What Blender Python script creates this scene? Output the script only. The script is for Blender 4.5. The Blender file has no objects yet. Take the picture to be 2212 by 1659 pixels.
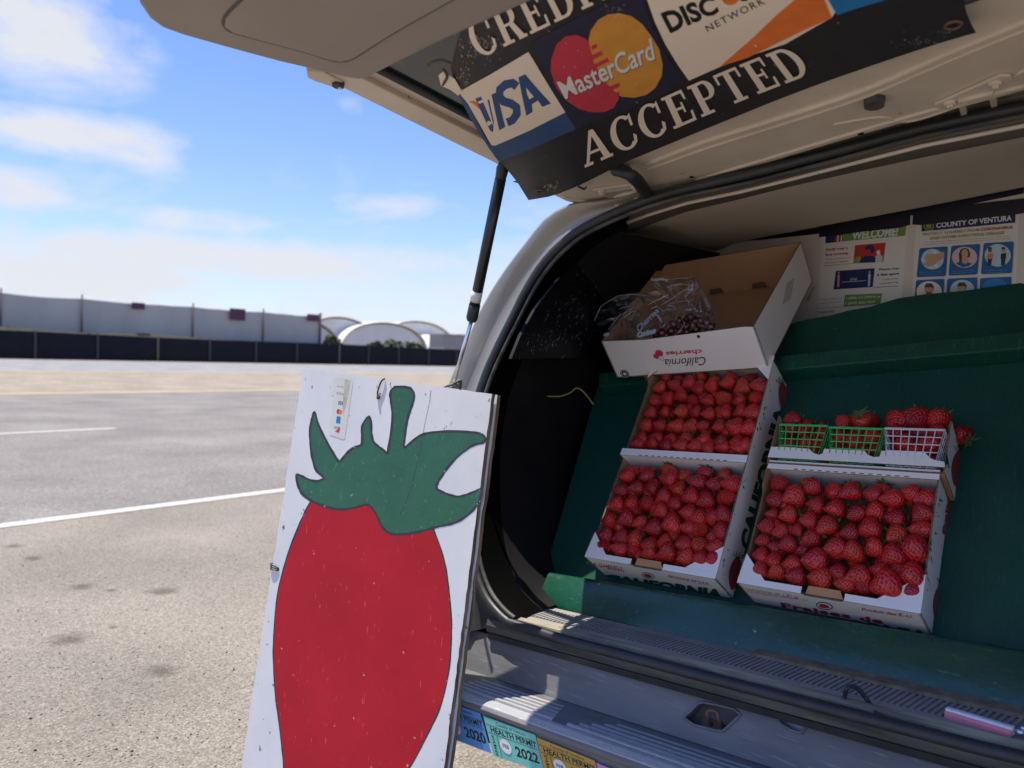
import bpy, bmesh, math, random
from mathutils import Vector, Matrix, Quaternion, noise
from mathutils.geometry import tessellate_polygon
random.seed(7)
R_ = math.radians
scn = bpy.context.scene

# ------------------------------------------------------------------ camera
H = 1.38
CAM = Vector((0, 0, H)); HEAD = R_(40.2); PITCH = R_(2.1); ROLL = R_(2.0); FPX = 1662.0
fw = Vector((-math.sin(HEAD)*math.cos(PITCH), math.cos(HEAD)*math.cos(PITCH), -math.sin(PITCH)))
_rt = Vector((math.cos(HEAD), math.sin(HEAD), 0)); _up = _rt.cross(fw)
RT = _rt*math.cos(ROLL) + _up*math.sin(ROLL); UP = -_rt*math.sin(ROLL) + _up*math.cos(ROLL)
cd = bpy.data.cameras.new('camera'); cam = bpy.data.objects.new('camera', cd)
scn.collection.objects.link(cam); scn.camera = cam
M = Matrix((RT, UP, -fw)).transposed().to_4x4(); M.translation = CAM; cam.matrix_world = M
cd.sensor_width = 36; cd.lens = 36*FPX/2212; cd.clip_start = 0.02; cd.clip_end = 3000
cd.dof.use_dof = True; cd.dof.focus_distance = 1.9; cd.dof.aperture_fstop = 3.5
scn.render.resolution_x = 1024; scn.render.resolution_y = 768

# ------------------------------------------------------------------ light
SUN = Vector((-0.19, -0.12, 1.0)).normalized()          # towards the sun
sun_el = math.asin(SUN.z); sun_az = math.atan2(SUN.x, SUN.y)
sd = bpy.data.lights.new('sun', 'SUN'); so = bpy.data.objects.new('sun', sd); scn.collection.objects.link(so)
sd.energy = 3.7; sd.angle = R_(0.5); sd.color = (1.0, 0.93, 0.80)
so.rotation_euler = SUN.to_track_quat('Z', 'Y').to_euler(); so.location = (0, 0, 30)
scn.view_settings.view_transform = 'Standard'; scn.view_settings.look = 'None'
scn.view_settings.exposure = 0.88
scn.cycles.transparent_max_bounces = 32; scn.view_settings.gamma = 1.0
scn.view_settings.use_curve_mapping = False

def ray(u, v): return fw + RT*((u-1106)/FPX) - UP*((v-829.5)/FPX)
def hit(u, v, p0, n):
    d = ray(u, v); return CAM + d*(((Vector(p0)-CAM).dot(n))/d.dot(n))
TH = math.tan(R_(3.2))
def hitZ(u, v, Z, gs=0.0):                              # plane of the (leaning) van at height Z
    d = ray(u, v); t = (Z+TH*1.2+gs*1.76-H)/(d.z-TH*d.x+gs*d.y); return CAM + d*t
def zz(x, Z): return Z + TH*(x+1.2)

w = bpy.data.worlds.new('World'); scn.world = w; w.use_nodes = True
nt = w.node_tree; nt.nodes.clear(); N = nt.nodes.new; L = nt.links.new
def wmath(op, a, b=None, clamp=False):
    m = N('ShaderNodeMath'); m.operation = op; m.use_clamp = clamp
    for i, x in enumerate((a, b)):
        if x is None: continue
        if isinstance(x, (int, float)): m.inputs[i].default_value = x
        else: L(x, m.inputs[i])
    return m.outputs[0]
sky = N('ShaderNodeTexSky'); sky.sky_type = 'NISHITA'; sky.sun_disc = False
sky.sun_elevation = sun_el; sky.sun_rotation = sun_az; sky.air_density = 1.0; sky.dust_density = 0.3; sky.ozone_density = 2.2
tc = N('ShaderNodeTexCoord'); gen = tc.outputs['Generated']
sep = N('ShaderNodeSeparateXYZ'); L(gen, sep.inputs[0])
den = wmath('ADD', wmath('MAXIMUM', sep.outputs[2], 0.0), 0.16)
cmb = N('ShaderNodeCombineXYZ'); L(wmath('DIVIDE', sep.outputs[0], den), cmb.inputs[0]); L(wmath('DIVIDE', sep.outputs[1], den), cmb.inputs[1])
n1 = N('ShaderNodeTexNoise'); n1.inputs['Scale'].default_value = 1.5; n1.inputs['Detail'].default_value = 7; n1.inputs['Roughness'].default_value = 0.58
n1.inputs['Distortion'].default_value = 0.35; L(cmb.outputs[0], n1.inputs['Vector'])
acc = None
for (u, v, ru, rv, k) in [(60,70,230,150,1.0),(250,120,110,110,.45),(150,285,260,60,.95),(300,330,130,50,.8),(30,410,150,60,.8),(430,478,230,42,.85),
                          (820,450,190,42,.75),(760,235,55,38,.45),(900,440,120,40,.5),(500,560,650,75,.95),(200,600,560,90,.9),(850,560,330,60,.8),(1180,460,90,30,.4),(620,425,90,28,.4)]:
    c = ray(u, v).normalized()
    s = N('ShaderNodeVectorMath'); s.operation = 'SUBTRACT'; L(gen, s.inputs[0]); s.inputs[1].default_value = c
    m = N('ShaderNodeVectorMath'); m.operation = 'MULTIPLY'; L(s.outputs[0], m.inputs[0]); m.inputs[1].default_value = (FPX/ru, FPX/ru, FPX/rv)
    l = N('ShaderNodeVectorMath'); l.operation = 'LENGTH'; L(m.outputs[0], l.inputs[0])
    b = wmath('MULTIPLY', wmath('SUBTRACT', 1.25, l.outputs['Value'], True), k)
    acc = b if acc is None else wmath('MAXIMUM', acc, b)
# low cloud bank all round the horizon + broken cloud elsewhere
low = wmath('MULTIPLY', wmath('SUBTRACT', 1.0, wmath('MULTIPLY', wmath('ABSOLUTE', sep.outputs[2]), 3.0), True), 0.85)
acc = wmath('MAXIMUM', acc, low)
# sparse cloud for the rest of the sky, away from the blue part the photo shows
gn = N('ShaderNodeTexNoise'); gn.inputs['Scale'].default_value = 0.9; gn.inputs['Detail'].default_value = 3; L(cmb.outputs[0], gn.inputs['Vector'])
acc = wmath('MAXIMUM', acc, wmath('MULTIPLY', wmath('SUBTRACT', gn.outputs['Fac'], 0.5, True), 2.0))
nf = wmath('MULTIPLY', wmath('SUBTRACT', n1.outputs['Fac'], 0.33), 3.2)
n2 = N('ShaderNodeTexNoise'); n2.inputs['Scale'].default_value = 1.0; n2.inputs['Detail'].default_value = 9; n2.inputs['Roughness'].default_value = 0.62; n2.inputs['Distortion'].default_value = 0.4
mp2 = N('ShaderNodeMapping'); mp2.inputs['Scale'].default_value = (7, 7, 17); L(gen, mp2.inputs[0]); L(mp2.outputs[0], n2.inputs['Vector'])
brk = wmath('MULTIPLY', wmath('SUBTRACT', n2.outputs['Fac'], 0.5), 2.6)
mask = wmath('MULTIPLY', wmath('ADD', wmath('ADD', wmath('MULTIPLY', acc, 1.35), wmath('MULTIPLY', brk, 0.85)), -0.38), 1.15, True)
mask = wmath('MULTIPLY', mask, wmath('MULTIPLY', wmath('ADD', acc, 0.0), 2.0, True), True)
mask = wmath('MULTIPLY', mask, 0.95, True)
hz = wmath('POWER', wmath('SUBTRACT', 1.0, wmath('ABSOLUTE', sep.outputs[2]), True), 9.0)
mask = wmath('MAXIMUM', mask, wmath('MULTIPLY', hz, 0.66))
skt = N('ShaderNodeMixRGB'); skt.blend_type = 'MULTIPLY'; skt.inputs[0].default_value = 1; L(sky.outputs[0], skt.inputs[1]); skt.inputs[2].default_value = (.54, .61, .86, 1)
mx = N('ShaderNodeMixRGB'); pass; L(mask, mx.inputs[0]); L(skt.outputs[0], mx.inputs[1]); mx.inputs[2].default_value = (3.1, 3.2, 3.38, 1)
bg = N('ShaderNodeBackground'); L(mx.outputs[0], bg.inputs[0]); bg.inputs[1].default_value = 0.14
out = N('ShaderNodeOutputWorld'); L(bg.outputs[0], out.inputs[0])

# ------------------------------------------------------------------ materials
MATS = {}
def mat(name, col, rough=.55, metal=0, spec=.5, var=None, bump=None, chips=None, stretch=(1,1,1), scratch=None, coat=0, emit=None):
    """var=(scale,colour2,contrast) ; bump=(scale,strength,dist) ; chips=(scale,threshold,colour) ; scratch=(scale,threshold,colour,stretch)"""
    if name in MATS: return MATS[name]
    m = bpy.data.materials.new(name); m.use_nodes = True; t = m.node_tree; b = t.nodes['Principled BSDF']
    b.inputs['Base Color'].default_value = (*col, 1); b.inputs['Roughness'].default_value = rough
    b.inputs['Metallic'].default_value = metal; b.inputs['Specular IOR Level'].default_value = spec
    if coat: b.inputs['Coat Weight'].default_value = coat; b.inputs['Coat Roughness'].default_value = .12
    geo = t.nodes.new('ShaderNodeNewGeometry'); mp = t.nodes.new('ShaderNodeMapping'); mp.inputs['Scale'].default_value = stretch
    t.links.new(geo.outputs['Position'], mp.inputs[0]); cur = None
    def nz(scale, detail=6, vec=None, rough_=.6):
        n = t.nodes.new('ShaderNodeTexNoise'); n.inputs['Scale'].default_value = scale; n.inputs['Detail'].default_value = detail
        n.inputs['Roughness'].default_value = rough_; t.links.new(vec or mp.outputs[0], n.inputs['Vector']); return n.outputs['Fac']
    def ramp(fac, a, bb):
        r = t.nodes.new('ShaderNodeMapRange'); r.inputs[1].default_value = a; r.inputs[2].default_value = bb; t.links.new(fac, r.inputs[0]); return r.outputs[0]
    def mixc(fac, c1, c2):
        x = t.nodes.new('ShaderNodeMixRGB'); t.links.new(fac, x.inputs[0])
        for i, c in ((1, c1), (2, c2)):
            if isinstance(c, tuple): x.inputs[i].default_value = (*c, 1)
            else: t.links.new(c, x.inputs[i])
        return x.outputs[0]
    cur = col
    if var: cur = mixc(ramp(nz(var[0]), .5-var[2], .5+var[2]), cur, var[1])
    if scratch:
        mp2 = t.nodes.new('ShaderNodeMapping'); mp2.inputs['Scale'].default_value = scratch[3]; mp2.inputs['Rotation'].default_value = (.2, .1, .35)
        t.links.new(geo.outputs['Position'], mp2.inputs[0])
        cur = mixc(ramp(nz(scratch[0], 3, mp2.outputs[0]), scratch[1], scratch[1]+.06), cur, scratch[2])
    if chips: cur = mixc(ramp(nz(chips[0], 4), chips[1], chips[1]+.03), cur, chips[2])
    if not isinstance(cur, tuple): t.links.new(cur, b.inputs['Base Color'])
    if bump:
        bp = t.nodes.new('ShaderNodeBump'); bp.inputs['Strength'].default_value = bump[1]; bp.inputs['Distance'].default_value = bump[2]
        t.links.new(nz(bump[0], 5), bp.inputs['Height']); t.links.new(bp.outputs[0], b.inputs['Normal'])
    if var:
        rr = t.nodes.new('ShaderNodeMapRange'); rr.inputs[3].default_value = max(rough-.1, .03); rr.inputs[4].default_value = min(rough+.14, 1)
        t.links.new(nz(var[0]*2.3), rr.inputs[0]); t.links.new(rr.outputs[0], b.inputs['Roughness'])
    MATS[name] = m; return m

VANP = mat('van_paint', (.36,.325,.265), .36, .25, var=(5,(.29,.26,.21),.3), bump=(3,.12,.01), coat=.2)
VANIN = mat('gate_inner_paint', (.70,.605,.485), .45, .05, var=(6,(.57,.485,.38),.25), bump=(9,.15,.006), chips=(24,.70,(.2,.15,.1)))
TRIM = mat('gate_trim_plastic', (.33,.285,.245), .6, var=(4,(.28,.24,.205),.3), bump=(260,.12,.001), chips=(7,.78,(.10,.07,.05)))
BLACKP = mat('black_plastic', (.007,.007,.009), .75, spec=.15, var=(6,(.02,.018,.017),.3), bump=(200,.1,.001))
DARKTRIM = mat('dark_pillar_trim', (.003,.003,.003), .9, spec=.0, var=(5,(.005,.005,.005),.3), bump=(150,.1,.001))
RUBBER = mat('rubber', (.016,.018,.021), .42, var=(20,(.035,.036,.038),.25), bump=(60,.15,.002))
RUBBERD = mat('dusty_rubber', (.030,.032,.036), .6, var=(14,(.10,.095,.085),.14), bump=(60,.2,.002), stretch=(.3,3,3))
HEADL = mat('headliner_cloth', (.70,.61,.49), .95, spec=.1, var=(3,(.58,.50,.40),.3), bump=(300,.2,.001))
GLASSD = mat('tinted_glass', (.006,.009,.014), .08, spec=.6, var=(6,(.012,.02,.03),.3))
GREEN = mat('green_paint', (.004,.060,.036), .30, spec=.5, var=(14,(.007,.085,.050),.25), bump=(55,.35,.004), scratch=(60,.60,(.03,.15,.10),(6,.5,.5)), chips=(26,.69,(.16,.14,.09)))
GREENB = mat('green_board_paint', (.004,.054,.036), .42, spec=.4, var=(9,(.007,.078,.050),.25), bump=(90,.3,.002), scratch=(70,.595,(.018,.085,.06),(4,.5,.35)), chips=(15,.71,(.20,.15,.11)))
GREENL = mat('green_rail_paint', (.004,.048,.028), .27, spec=.6, coat=.2, var=(12,(.007,.075,.042),.22), bump=(30,.35,.004), stretch=(.6,1,1), scratch=(38,.635,(.03,.14,.09),(1.0,5,5)), chips=(34,.70,(.33,.31,.22)))
WOODRAW = mat('bare_wood', (.30,.235,.15), .8, var=(40,(.12,.09,.06),.2), bump=(90,.5,.003), stretch=(1,1,.25))
PLYEDGE = mat('plywood_edge', (.40,.29,.18), .85, var=(60,(.13,.09,.055),.12), bump=(120,.8,.004), stretch=(1.4,1.4,.12))
WHITEP = mat('white_sign_paint', (.80,.785,.76), .5, var=(7,(.66,.66,.66),.25), bump=(40,.18,.002), chips=(52,.665,(.20,.17,.15)), stretch=(1,1,.6))
REDP = mat('red_sign_paint', (.50,.010,.022), .5, spec=.3, var=(4,(.40,.008,.018),.2), bump=(30,.12,.003), chips=(44,.71,(.60,.30,.26)), scratch=(60,.655,(.56,.07,.07),(2,2,.4)))
GREENS = mat('green_sign_paint', (.022,.112,.058), .5, var=(12,(.030,.14,.076),.3), bump=(35,.35,.003), chips=(70,.69,(.22,.30,.22)), scratch=(60,.63,(.055,.20,.12),(2,2,.7)))
OUTL = mat('dark_outline_paint', (.035,.034,.042), .6, bump=(60,.25,.002), chips=(80,.66,(.35,.36,.38)))
CARD = mat('white_cardboard', (.86,.82,.765), .75, spec=.25, var=(7,(.79,.74,.68),.3), bump=(150,.1,.001), chips=(14,.76,(.60,.50,.44)))
KRAFT = mat('kraft_cardboard', (.50,.285,.15), .85, spec=.15, var=(18,(.43,.24,.12),.3), bump=(200,.15,.001))
KRAFTE = mat('corrugated_edge', (.24,.15,.085), .9, var=(300,(.09,.055,.03),.12))
VINYL = mat('black_vinyl', (.020,.019,.021), .42, spec=.5, var=(6,(.032,.030,.032),.25), bump=(500,.25,.001), scratch=(50,.69,(.40,.36,.31),(5,1,1)))
CREAM = mat('cream_print', (.93,.81,.66), .5, var=(8,(.84,.72,.58),.3), bump=(500,.2,.001), chips=(60,.73,(.25,.2,.15)))
def ink(name, c, rough=.55): return mat('ink_'+name, c, rough, var=(30,tuple(x*.86 for x in c),.2))
INAVY = ink('navy', (.022,.023,.055)); IBLUE = ink('blue', (.035,.085,.24)); IRED = ink('red', (.62,.045,.075)); IORA = ink('amber', (.74,.33,.05))
IORD = ink('orange', (.90,.21,.04)); IBLK = ink('black', (.012,.012,.014)); ISKY = ink('sky_blue', (.02,.22,.55)); IWHITE = ink('white', (.80,.79,.77))
ILET = ink('letter_green', (.010,.075,.045)); ILRED = ink('letter_red', (.50,.03,.05)); IGRN = ink('leaf_green', (.17,.33,.05)); INV2 = ink('deep_blue', (.012,.022,.11))
IPB = ink('poster_blue', (.01,.12,.34)); ISKIN = ink('skin', (.62,.36,.22)); ISKIN2 = ink('dark_skin', (.22,.10,.055)); IGREY = ink('grey', (.22,.22,.22)); IPALE = ink('pale_blue', (.50,.66,.72)); IPINK = ink('pale_pink', (.72,.52,.55))
IBROWN = ink('brown', (.09,.03,.02)); IOL = ink('olive', (.30,.33,.06)); IPRED = ink('poster_red', (.60,.03,.03)); IGOLD = ink('gold', (.56,.33,.06)); ITEAL = ink('teal', (.18,.56,.48)); IPERB = ink('permit_blue', (.10,.30,.62)); IMAG = ink('pink', (.62,.25,.50))
PAPER = mat('poster_paper', (.80,.755,.68), .6, var=(4,(.73,.68,.61),.3))
TAPE = mat('black_tape', (.007,.008,.016), .35, var=(12,(.012,.012,.022),.3), bump=(30,.2,.003))
PANELW = mat('cream_panel', (.72,.65,.56), .8, var=(3,(.64,.57,.48),.3))
GREYP = mat('worn_grey_bumper', (.092,.092,.098), .5, var=(7,(.175,.172,.172),.2), bump=(40,.25,.003), stretch=(.35,1.6,1.6), scratch=(26,.60,(.19,.195,.205),(.5,7,7)))
GREYL = mat('worn_grey_tread', (.27,.275,.285), .55, var=(9,(.36,.36,.37),.22), bump=(60,.3,.003), stretch=(.3,2,2), scratch=(40,.60,(.48,.48,.48),(1.5,8,8)))
SILLP = mat('grey_sill_plastic', (.25,.235,.225), .6, var=(10,(.34,.32,.30),.25), bump=(80,.2,.002), chips=(30,.70,(.15,.14,.13)))
CREAMR = mat('yellowed_strip', (.42,.38,.25), .6, var=(16,(.10,.095,.085),.13), bump=(60,.3,.002), stretch=(.25,2,2))
STEEL = mat('steel', (.55,.56,.58), .22, .95, var=(20,(.45,.45,.46),.3)); BRIGHT = mat('bright_steel', (.80,.81,.83), .25, .9)
RUST = mat('rusty_steel', (.16,.11,.08), .65, .5, var=(30,(.22,.10,.05),.25), bump=(80,.4,.002))
PINK = mat('pink_plastic', (.80,.26,.31), .3, var=(20,(.74,.22,.27),.3), coat=.3)
ROPE = mat('brown_cord', (.10,.075,.055), .9, bump=(400,.8,.002)); ROPEY = mat('yellow_cord', (.36,.30,.05), .7); ROPEG = mat('grey_rope', (.16,.15,.12), .9, var=(90,(.30,.28,.22),.2), bump=(300,.8,.002))
BASKG = mat('green_basket_plastic', (.03,.50,.12), .35, spec=.5, var=(30,(.025,.42,.10),.3)); BASKW = mat('clear_basket_plastic', (.66,.64,.68), .25, spec=.6, var=(30,(.55,.53,.58),.3))
LEAF = mat('calyx_leaf', (.055,.13,.03), .6, var=(60,(.10,.20,.05),.25)); LEAFS = mat('shrub_leaf', (.045,.075,.025), .7, var=(2,(.08,.10,.04),.3))
STEM = mat('cherry_stem', (.22,.25,.05), .5); CHER = mat('cherry_skin', (.055,.004,.010), .12, spec=.6, var=(30,(.09,.006,.012),.3), coat=.4)

def berry_mat():
    m = bpy.data.materials.new('strawberry_skin'); m.use_nodes = True; t = m.node_tree; b = t.nodes['Principled BSDF']; n = t.nodes.new; l = t.links.new
    uv = n('ShaderNodeTexCoord'); mp = n('ShaderNodeMapping'); mp.inputs['Scale'].default_value = (1,1,1); mp.inputs['Rotation'].default_value = (0,0,R_(45)); l(uv.outputs['UV'], mp.inputs[0])
    vo = n('ShaderNodeTexVoronoi'); vo.inputs['Scale'].default_value = 1.0; vo.inputs['Randomness'].default_value = .32; l(mp.outputs[0], vo.inputs['Vector'])
    r = n('ShaderNodeMapRange'); r.inputs[1].default_value = .10; r.inputs[2].default_value = .22; r.inputs[3].default_value = 1; r.inputs[4].default_value = 0; l(vo.outputs['Distance'], r.inputs[0])
    pit = n('ShaderNodeMapRange'); pit.interpolation_type = 'SMOOTHSTEP'; pit.inputs[1].default_value = .08; pit.inputs[2].default_value = .52; l(vo.outputs['Distance'], pit.inputs[0])
    oi = n('ShaderNodeObjectInfo'); cr = n('ShaderNodeValToRGB'); l(oi.outputs['Random'], cr.inputs[0]); e = cr.color_ramp.elements
    e[0].position = 0; e[0].color = (.42,.010,.016,1); e[1].position = 1; e[1].color = (.60,.045,.012,1)
    x = e.new(.45); x.color = (.58,.014,.018,1); x = e.new(.8); x.color = (.66,.026,.016,1)
    ns = n('ShaderNodeTexNoise'); ns.inputs['Scale'].default_value = 26; g = n('ShaderNodeNewGeometry'); l(g.outputs['Position'], ns.inputs['Vector'])
    va = n('ShaderNodeMixRGB'); va.blend_type = 'MULTIPLY'; va.inputs[0].default_value = .7; l(cr.outputs[0], va.inputs[1]); gr = n('ShaderNodeMapRange'); gr.inputs[1].default_value=.3; gr.inputs[2].default_value=.7; gr.inputs[3].default_value=.62; gr.inputs[4].default_value=1.15; l(ns.outputs['Fac'], gr.inputs[0]); l(gr.outputs[0], va.inputs[2])
    pm = n('ShaderNodeMixRGB'); pm.blend_type='MIX'; l(pit.outputs[0], pm.inputs[0]); dk = n('ShaderNodeMixRGB'); dk.blend_type='MULTIPLY'; dk.inputs[0].default_value=1; l(va.outputs[0], dk.inputs[1]); dk.inputs[2].default_value=(.42,.2,.35,1); l(dk.outputs[0], pm.inputs[1]); l(va.outputs[0], pm.inputs[2])
    sm = n('ShaderNodeMixRGB'); fm = n('ShaderNodeMath'); fm.operation='MULTIPLY'; fm.inputs[1].default_value=.16; l(r.outputs[0], fm.inputs[0]); l(fm.outputs[0], sm.inputs[0]); l(pm.outputs[0], sm.inputs[1]); sm.inputs[2].default_value = (.62,.36,.10,1); l(sm.outputs[0], b.inputs['Base Color'])
    bp = n('ShaderNodeBump'); bp.inputs['Strength'].default_value = .85; bp.inputs['Distance'].default_value = .0022; l(pit.outputs[0], bp.inputs['Height']); l(bp.outputs[0], b.inputs['Normal'])
    b.inputs['Roughness'].default_value = .27; b.inputs['Specular IOR Level'].default_value = .55; b.inputs['Subsurface Weight'].default_value = 0.0
    return m
BERRY = berry_mat()
def bag_mat():
    m = bpy.data.materials.new('clear_bag_film'); m.use_nodes = True; t = m.node_tree; t.nodes.clear(); n = t.nodes.new; l = t.links.new
    tr = n('ShaderNodeBsdfTransparent'); tr.inputs[0].default_value = (.985,.988,.99,1); gl = n('ShaderNodeBsdfGlossy'); gl.inputs['Roughness'].default_value = .14; gl.inputs[0].default_value = (.9,.92,.95,1)
    g = n('ShaderNodeNewGeometry'); ns = n('ShaderNodeTexNoise'); ns.inputs['Scale'].default_value = 22; ns.inputs['Detail'].default_value = 5; l(g.outputs['Position'], ns.inputs['Vector'])
    bp = n('ShaderNodeBump'); bp.inputs['Strength'].default_value = .7; bp.inputs['Distance'].default_value = .008; l(ns.outputs['Fac'], bp.inputs['Height']); l(bp.outputs[0], gl.inputs['Normal'])
    fr = n('ShaderNodeFresnel'); fr.inputs['IOR'].default_value = 1.42; l(bp.outputs[0], fr.inputs['Normal'])
    mf = n('ShaderNodeMath'); mf.operation = 'MULTIPLY'; mf.inputs[1].default_value = .6; l(fr.outputs[0], mf.inputs[0]); mx = n('ShaderNodeMixShader'); l(mf.outputs[0], mx.inputs[0]); l(tr.outputs[0], mx.inputs[1]); l(gl.outputs[0], mx.inputs[2]); o = n('ShaderNodeOutputMaterial'); l(mx.outputs[0], o.inputs[0]); return m
BAG = bag_mat()

# ------------------------------------------------------------------ object helpers
COL = scn.collection; WL = {}
def tag(o, label=None, cat=None, group=None, kind=None):
    if label: o['label'] = label
    if cat: o['category'] = cat
    if group: o['group'] = group
    if kind: o['kind'] = kind
    return o
def empty(name, loc, label, cat, group=None):
    o = bpy.data.objects.new(name, None); COL.objects.link(o); o.location = loc; o.empty_display_size = .05
    WL[o] = Vector(loc); return tag(o, label, cat, group)
def obj(name, V, F, m, parent=None, smooth=False, fm=None, bevel=0, **kw):
    """mesh from world-space vertices"""
    V = [Vector(v) for v in V]
    if parent is None:
        lo = Vector((sum(v.x for v in V)/len(V), sum(v.y for v in V)/len(V), min(v.z for v in V)))
    else: lo = WL[parent]
    me = bpy.data.meshes.new(name); me.from_pydata([tuple(v-lo) for v in V], [], F)
    for mm in (m if isinstance(m, (list, tuple)) else [m]): me.materials.append(mm)
    if fm: 
        for p, i in zip(me.polygons, fm): p.material_index = i
    if smooth: me.polygons.foreach_set('use_smooth', [True]*len(me.polygons))
    me.update()
    o = bpy.data.objects.new(name, me); COL.objects.link(o); WL[o] = lo
    if parent is not None: o.parent = parent
    else: o.location = lo
    if bevel:
        b = o.modifiers.new('b', 'BEVEL'); b.width = bevel; b.segments = 2; b.limit_method = 'ANGLE'; b.angle_limit = R_(40)
    if smooth == 'auto':
        pass
    return tag(o, kw.get('label'), kw.get('cat'), kw.get('group'), kw.get('kind'))
class MB:
    def __init__(s): s.V = []; s.F = []; s.I = []
    def add(s, V, F, i=0):
        k = len(s.V); s.V += [Vector(v) for v in V]; s.F += [tuple(a+k for a in f) for f in F]; s.I += [i]*len(F)
    def build(s, name, m, parent=None, **kw): return obj(name, s.V, s.F, m, parent, fm=s.I if isinstance(m, (list,tuple)) else None, **kw)
BOXF = [(0,3,2,1),(4,5,6,7),(0,1,5,4),(1,2,6,5),(2,3,7,6),(3,0,4,7)]
def box8(o, a, b, c): # origin corner + 3 edge vectors
    o = Vector(o); return [o, o+a, o+a+b, o+b, o+c, o+a+c, o+a+b+c, o+b+c]
def fixnorm(V, F):
    bm = bmesh.new(); vs = [bm.verts.new(v) for v in V]
    for f in F:
        try: bm.faces.new([vs[i] for i in f])
        except ValueError: pass
    bmesh.ops.recalc_face_normals(bm, faces=bm.faces); bm.verts.index_update()
    V2 = [v.co.copy() for v in bm.verts]; F2 = [tuple(v.index for v in f.verts) for f in bm.faces]; bm.free(); return V2, F2
def slab(poly, nrm, th, side=1):
    """prism from a 3D polygon (list of Vector), extruded by -nrm*th ; material 0 on the broad faces, `side` on the edges"""
    n = len(poly); V = [Vector(p) for p in poly] + [Vector(p)-Vector(nrm)*th for p in poly]
    tri = tessellate_polygon([[Vector(p) for p in poly]])
    F = []; I = []
    for t in tri:
        a, b, c = t
        if (V[b]-V[a]).cross(V[c]-V[a]).dot(nrm) < 0: a, b, c = a, c, b
        F.append((a,b,c)); I.append(0); F.append((a+n,c+n,b+n)); I.append(0)
    area = Vector((0,0,0))
    for i in range(n): area += V[i].cross(V[(i+1)%n])
    ccw = area.dot(Vector(nrm)) > 0
    for i in range(n):
        j = (i+1)%n; F.append((i, i+n, j+n, j) if ccw else (i, j, j+n, i+n)); I.append(side)
    return V, F, I
def slabobj(name, poly, nrm, th, mats, parent=None, bevel=0, **kw):
    V, F, I = slab(poly, nrm, th); mats = mats if isinstance(mats, (list,tuple)) else [mats, mats]
    return obj(name, V, F, list(mats), parent, fm=I, bevel=bevel, **kw)
def tube_geo(pts, r, seg=8, cap=True):
    pts = [Vector(p) for p in pts]; V = []; F = []; n = len(pts); rs = r if isinstance(r, (list,tuple)) else [r]*n
    pv = None
    for i, p in enumerate(pts):
        t = (pts[min(i+1,n-1)]-pts[max(i-1,0)]).normalized()
        if pv is None: a = t.orthogonal().normalized()
        else: a = (pv - t*pv.dot(t)).normalized()
        pv = a; b = t.cross(a)
        for k in range(seg):
            an = 2*math.pi*k/seg; V.append(p + (a*math.cos(an)+b*math.sin(an))*rs[i])
    for i in range(n-1):
        for k in range(seg):
            k2 = (k+1)%seg; F.append((i*seg+k, i*seg+k2, (i+1)*seg+k2, (i+1)*seg+k))
    if cap: F.append(tuple(range(seg-1,-1,-1))); F.append(tuple((n-1)*seg+k for k in range(seg)))
    return V, F
def tube(name, pts, r, m, parent=None, seg=8, **kw):
    V, F = tube_geo(pts, r, seg); return obj(name, V, F, m, parent, smooth=True, **kw)
def spline(pts, k=6):
    pts = [Vector(p) for p in pts]; out = []
    for i in range(len(pts)-1):
        p0 = pts[max(i-1,0)]; p1 = pts[i]; p2 = pts[i+1]; p3 = pts[min(i+2,len(pts)-1)]
        for j in range(k):
            t = j/k; out.append(.5*((2*p1)+(p2-p0)*t+(2*p0-5*p1+4*p2-p3)*t*t+(3*p1-p0-3*p2+p3)*t**3))
    out.append(pts[-1]); return out
def loft(rows, closed=False):
    V = []; F = []; n = len(rows[0])
    for r in rows: V += [Vector(p) for p in r]
    for i in range(len(rows)-1):
        for k in range(n if closed else n-1):
            k2 = (k+1)%n; F.append((i*n+k, i*n+k2, (i+1)*n+k2, (i+1)*n+k))
    return V, F
def vext(name, prof, x0, x1, m, parent=None, steps=1, smooth=False, close=True, **kw):
    """profile (y,Z) of the van swept across it"""
    rows = []
    for i in range(steps+1):
        x = x0+(x1-x0)*i/steps; rows.append([Vector((x, y, zz(x, Z))) for y, Z in prof])
    V, F = loft(rows, close); n = len(prof)
    if close: F.append(tuple(range(n))); F.append(tuple(steps*n+k for k in range(n-1,-1,-1)))
    V, F = fixnorm(V, F); return obj(name, V, F, m, parent, smooth=smooth, **kw)

# crops of the photo I measured in -> common pixel frame
def cA(x,y): return (877.8+.3224*x, .3224*y)
def cB(x,y): return (1498.8+.3224*x, .3224*y)
def cC(x,y): return (1234.4+.248*x, 493.7+.248*y)
def cT(x,y): return (1206.9+.3307*x, 768+.3307*y)
def cR(x,y): return (1563.5+.3637*x, 822.9+.3637*y)
def cP(x,y): return (1755.6+.20633*x, 466.3+.20633*y)
def cS(x,y): return (493.7+.5536*x, 740.6+.5536*y)
def cS2(x,y): return (603.5+.2315*x, 768+.2315*y)
def cL(x,y): return (932.6+.3055*x, 1152.1+.3055*y)
def ident(x,y): return (x,y)

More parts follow.
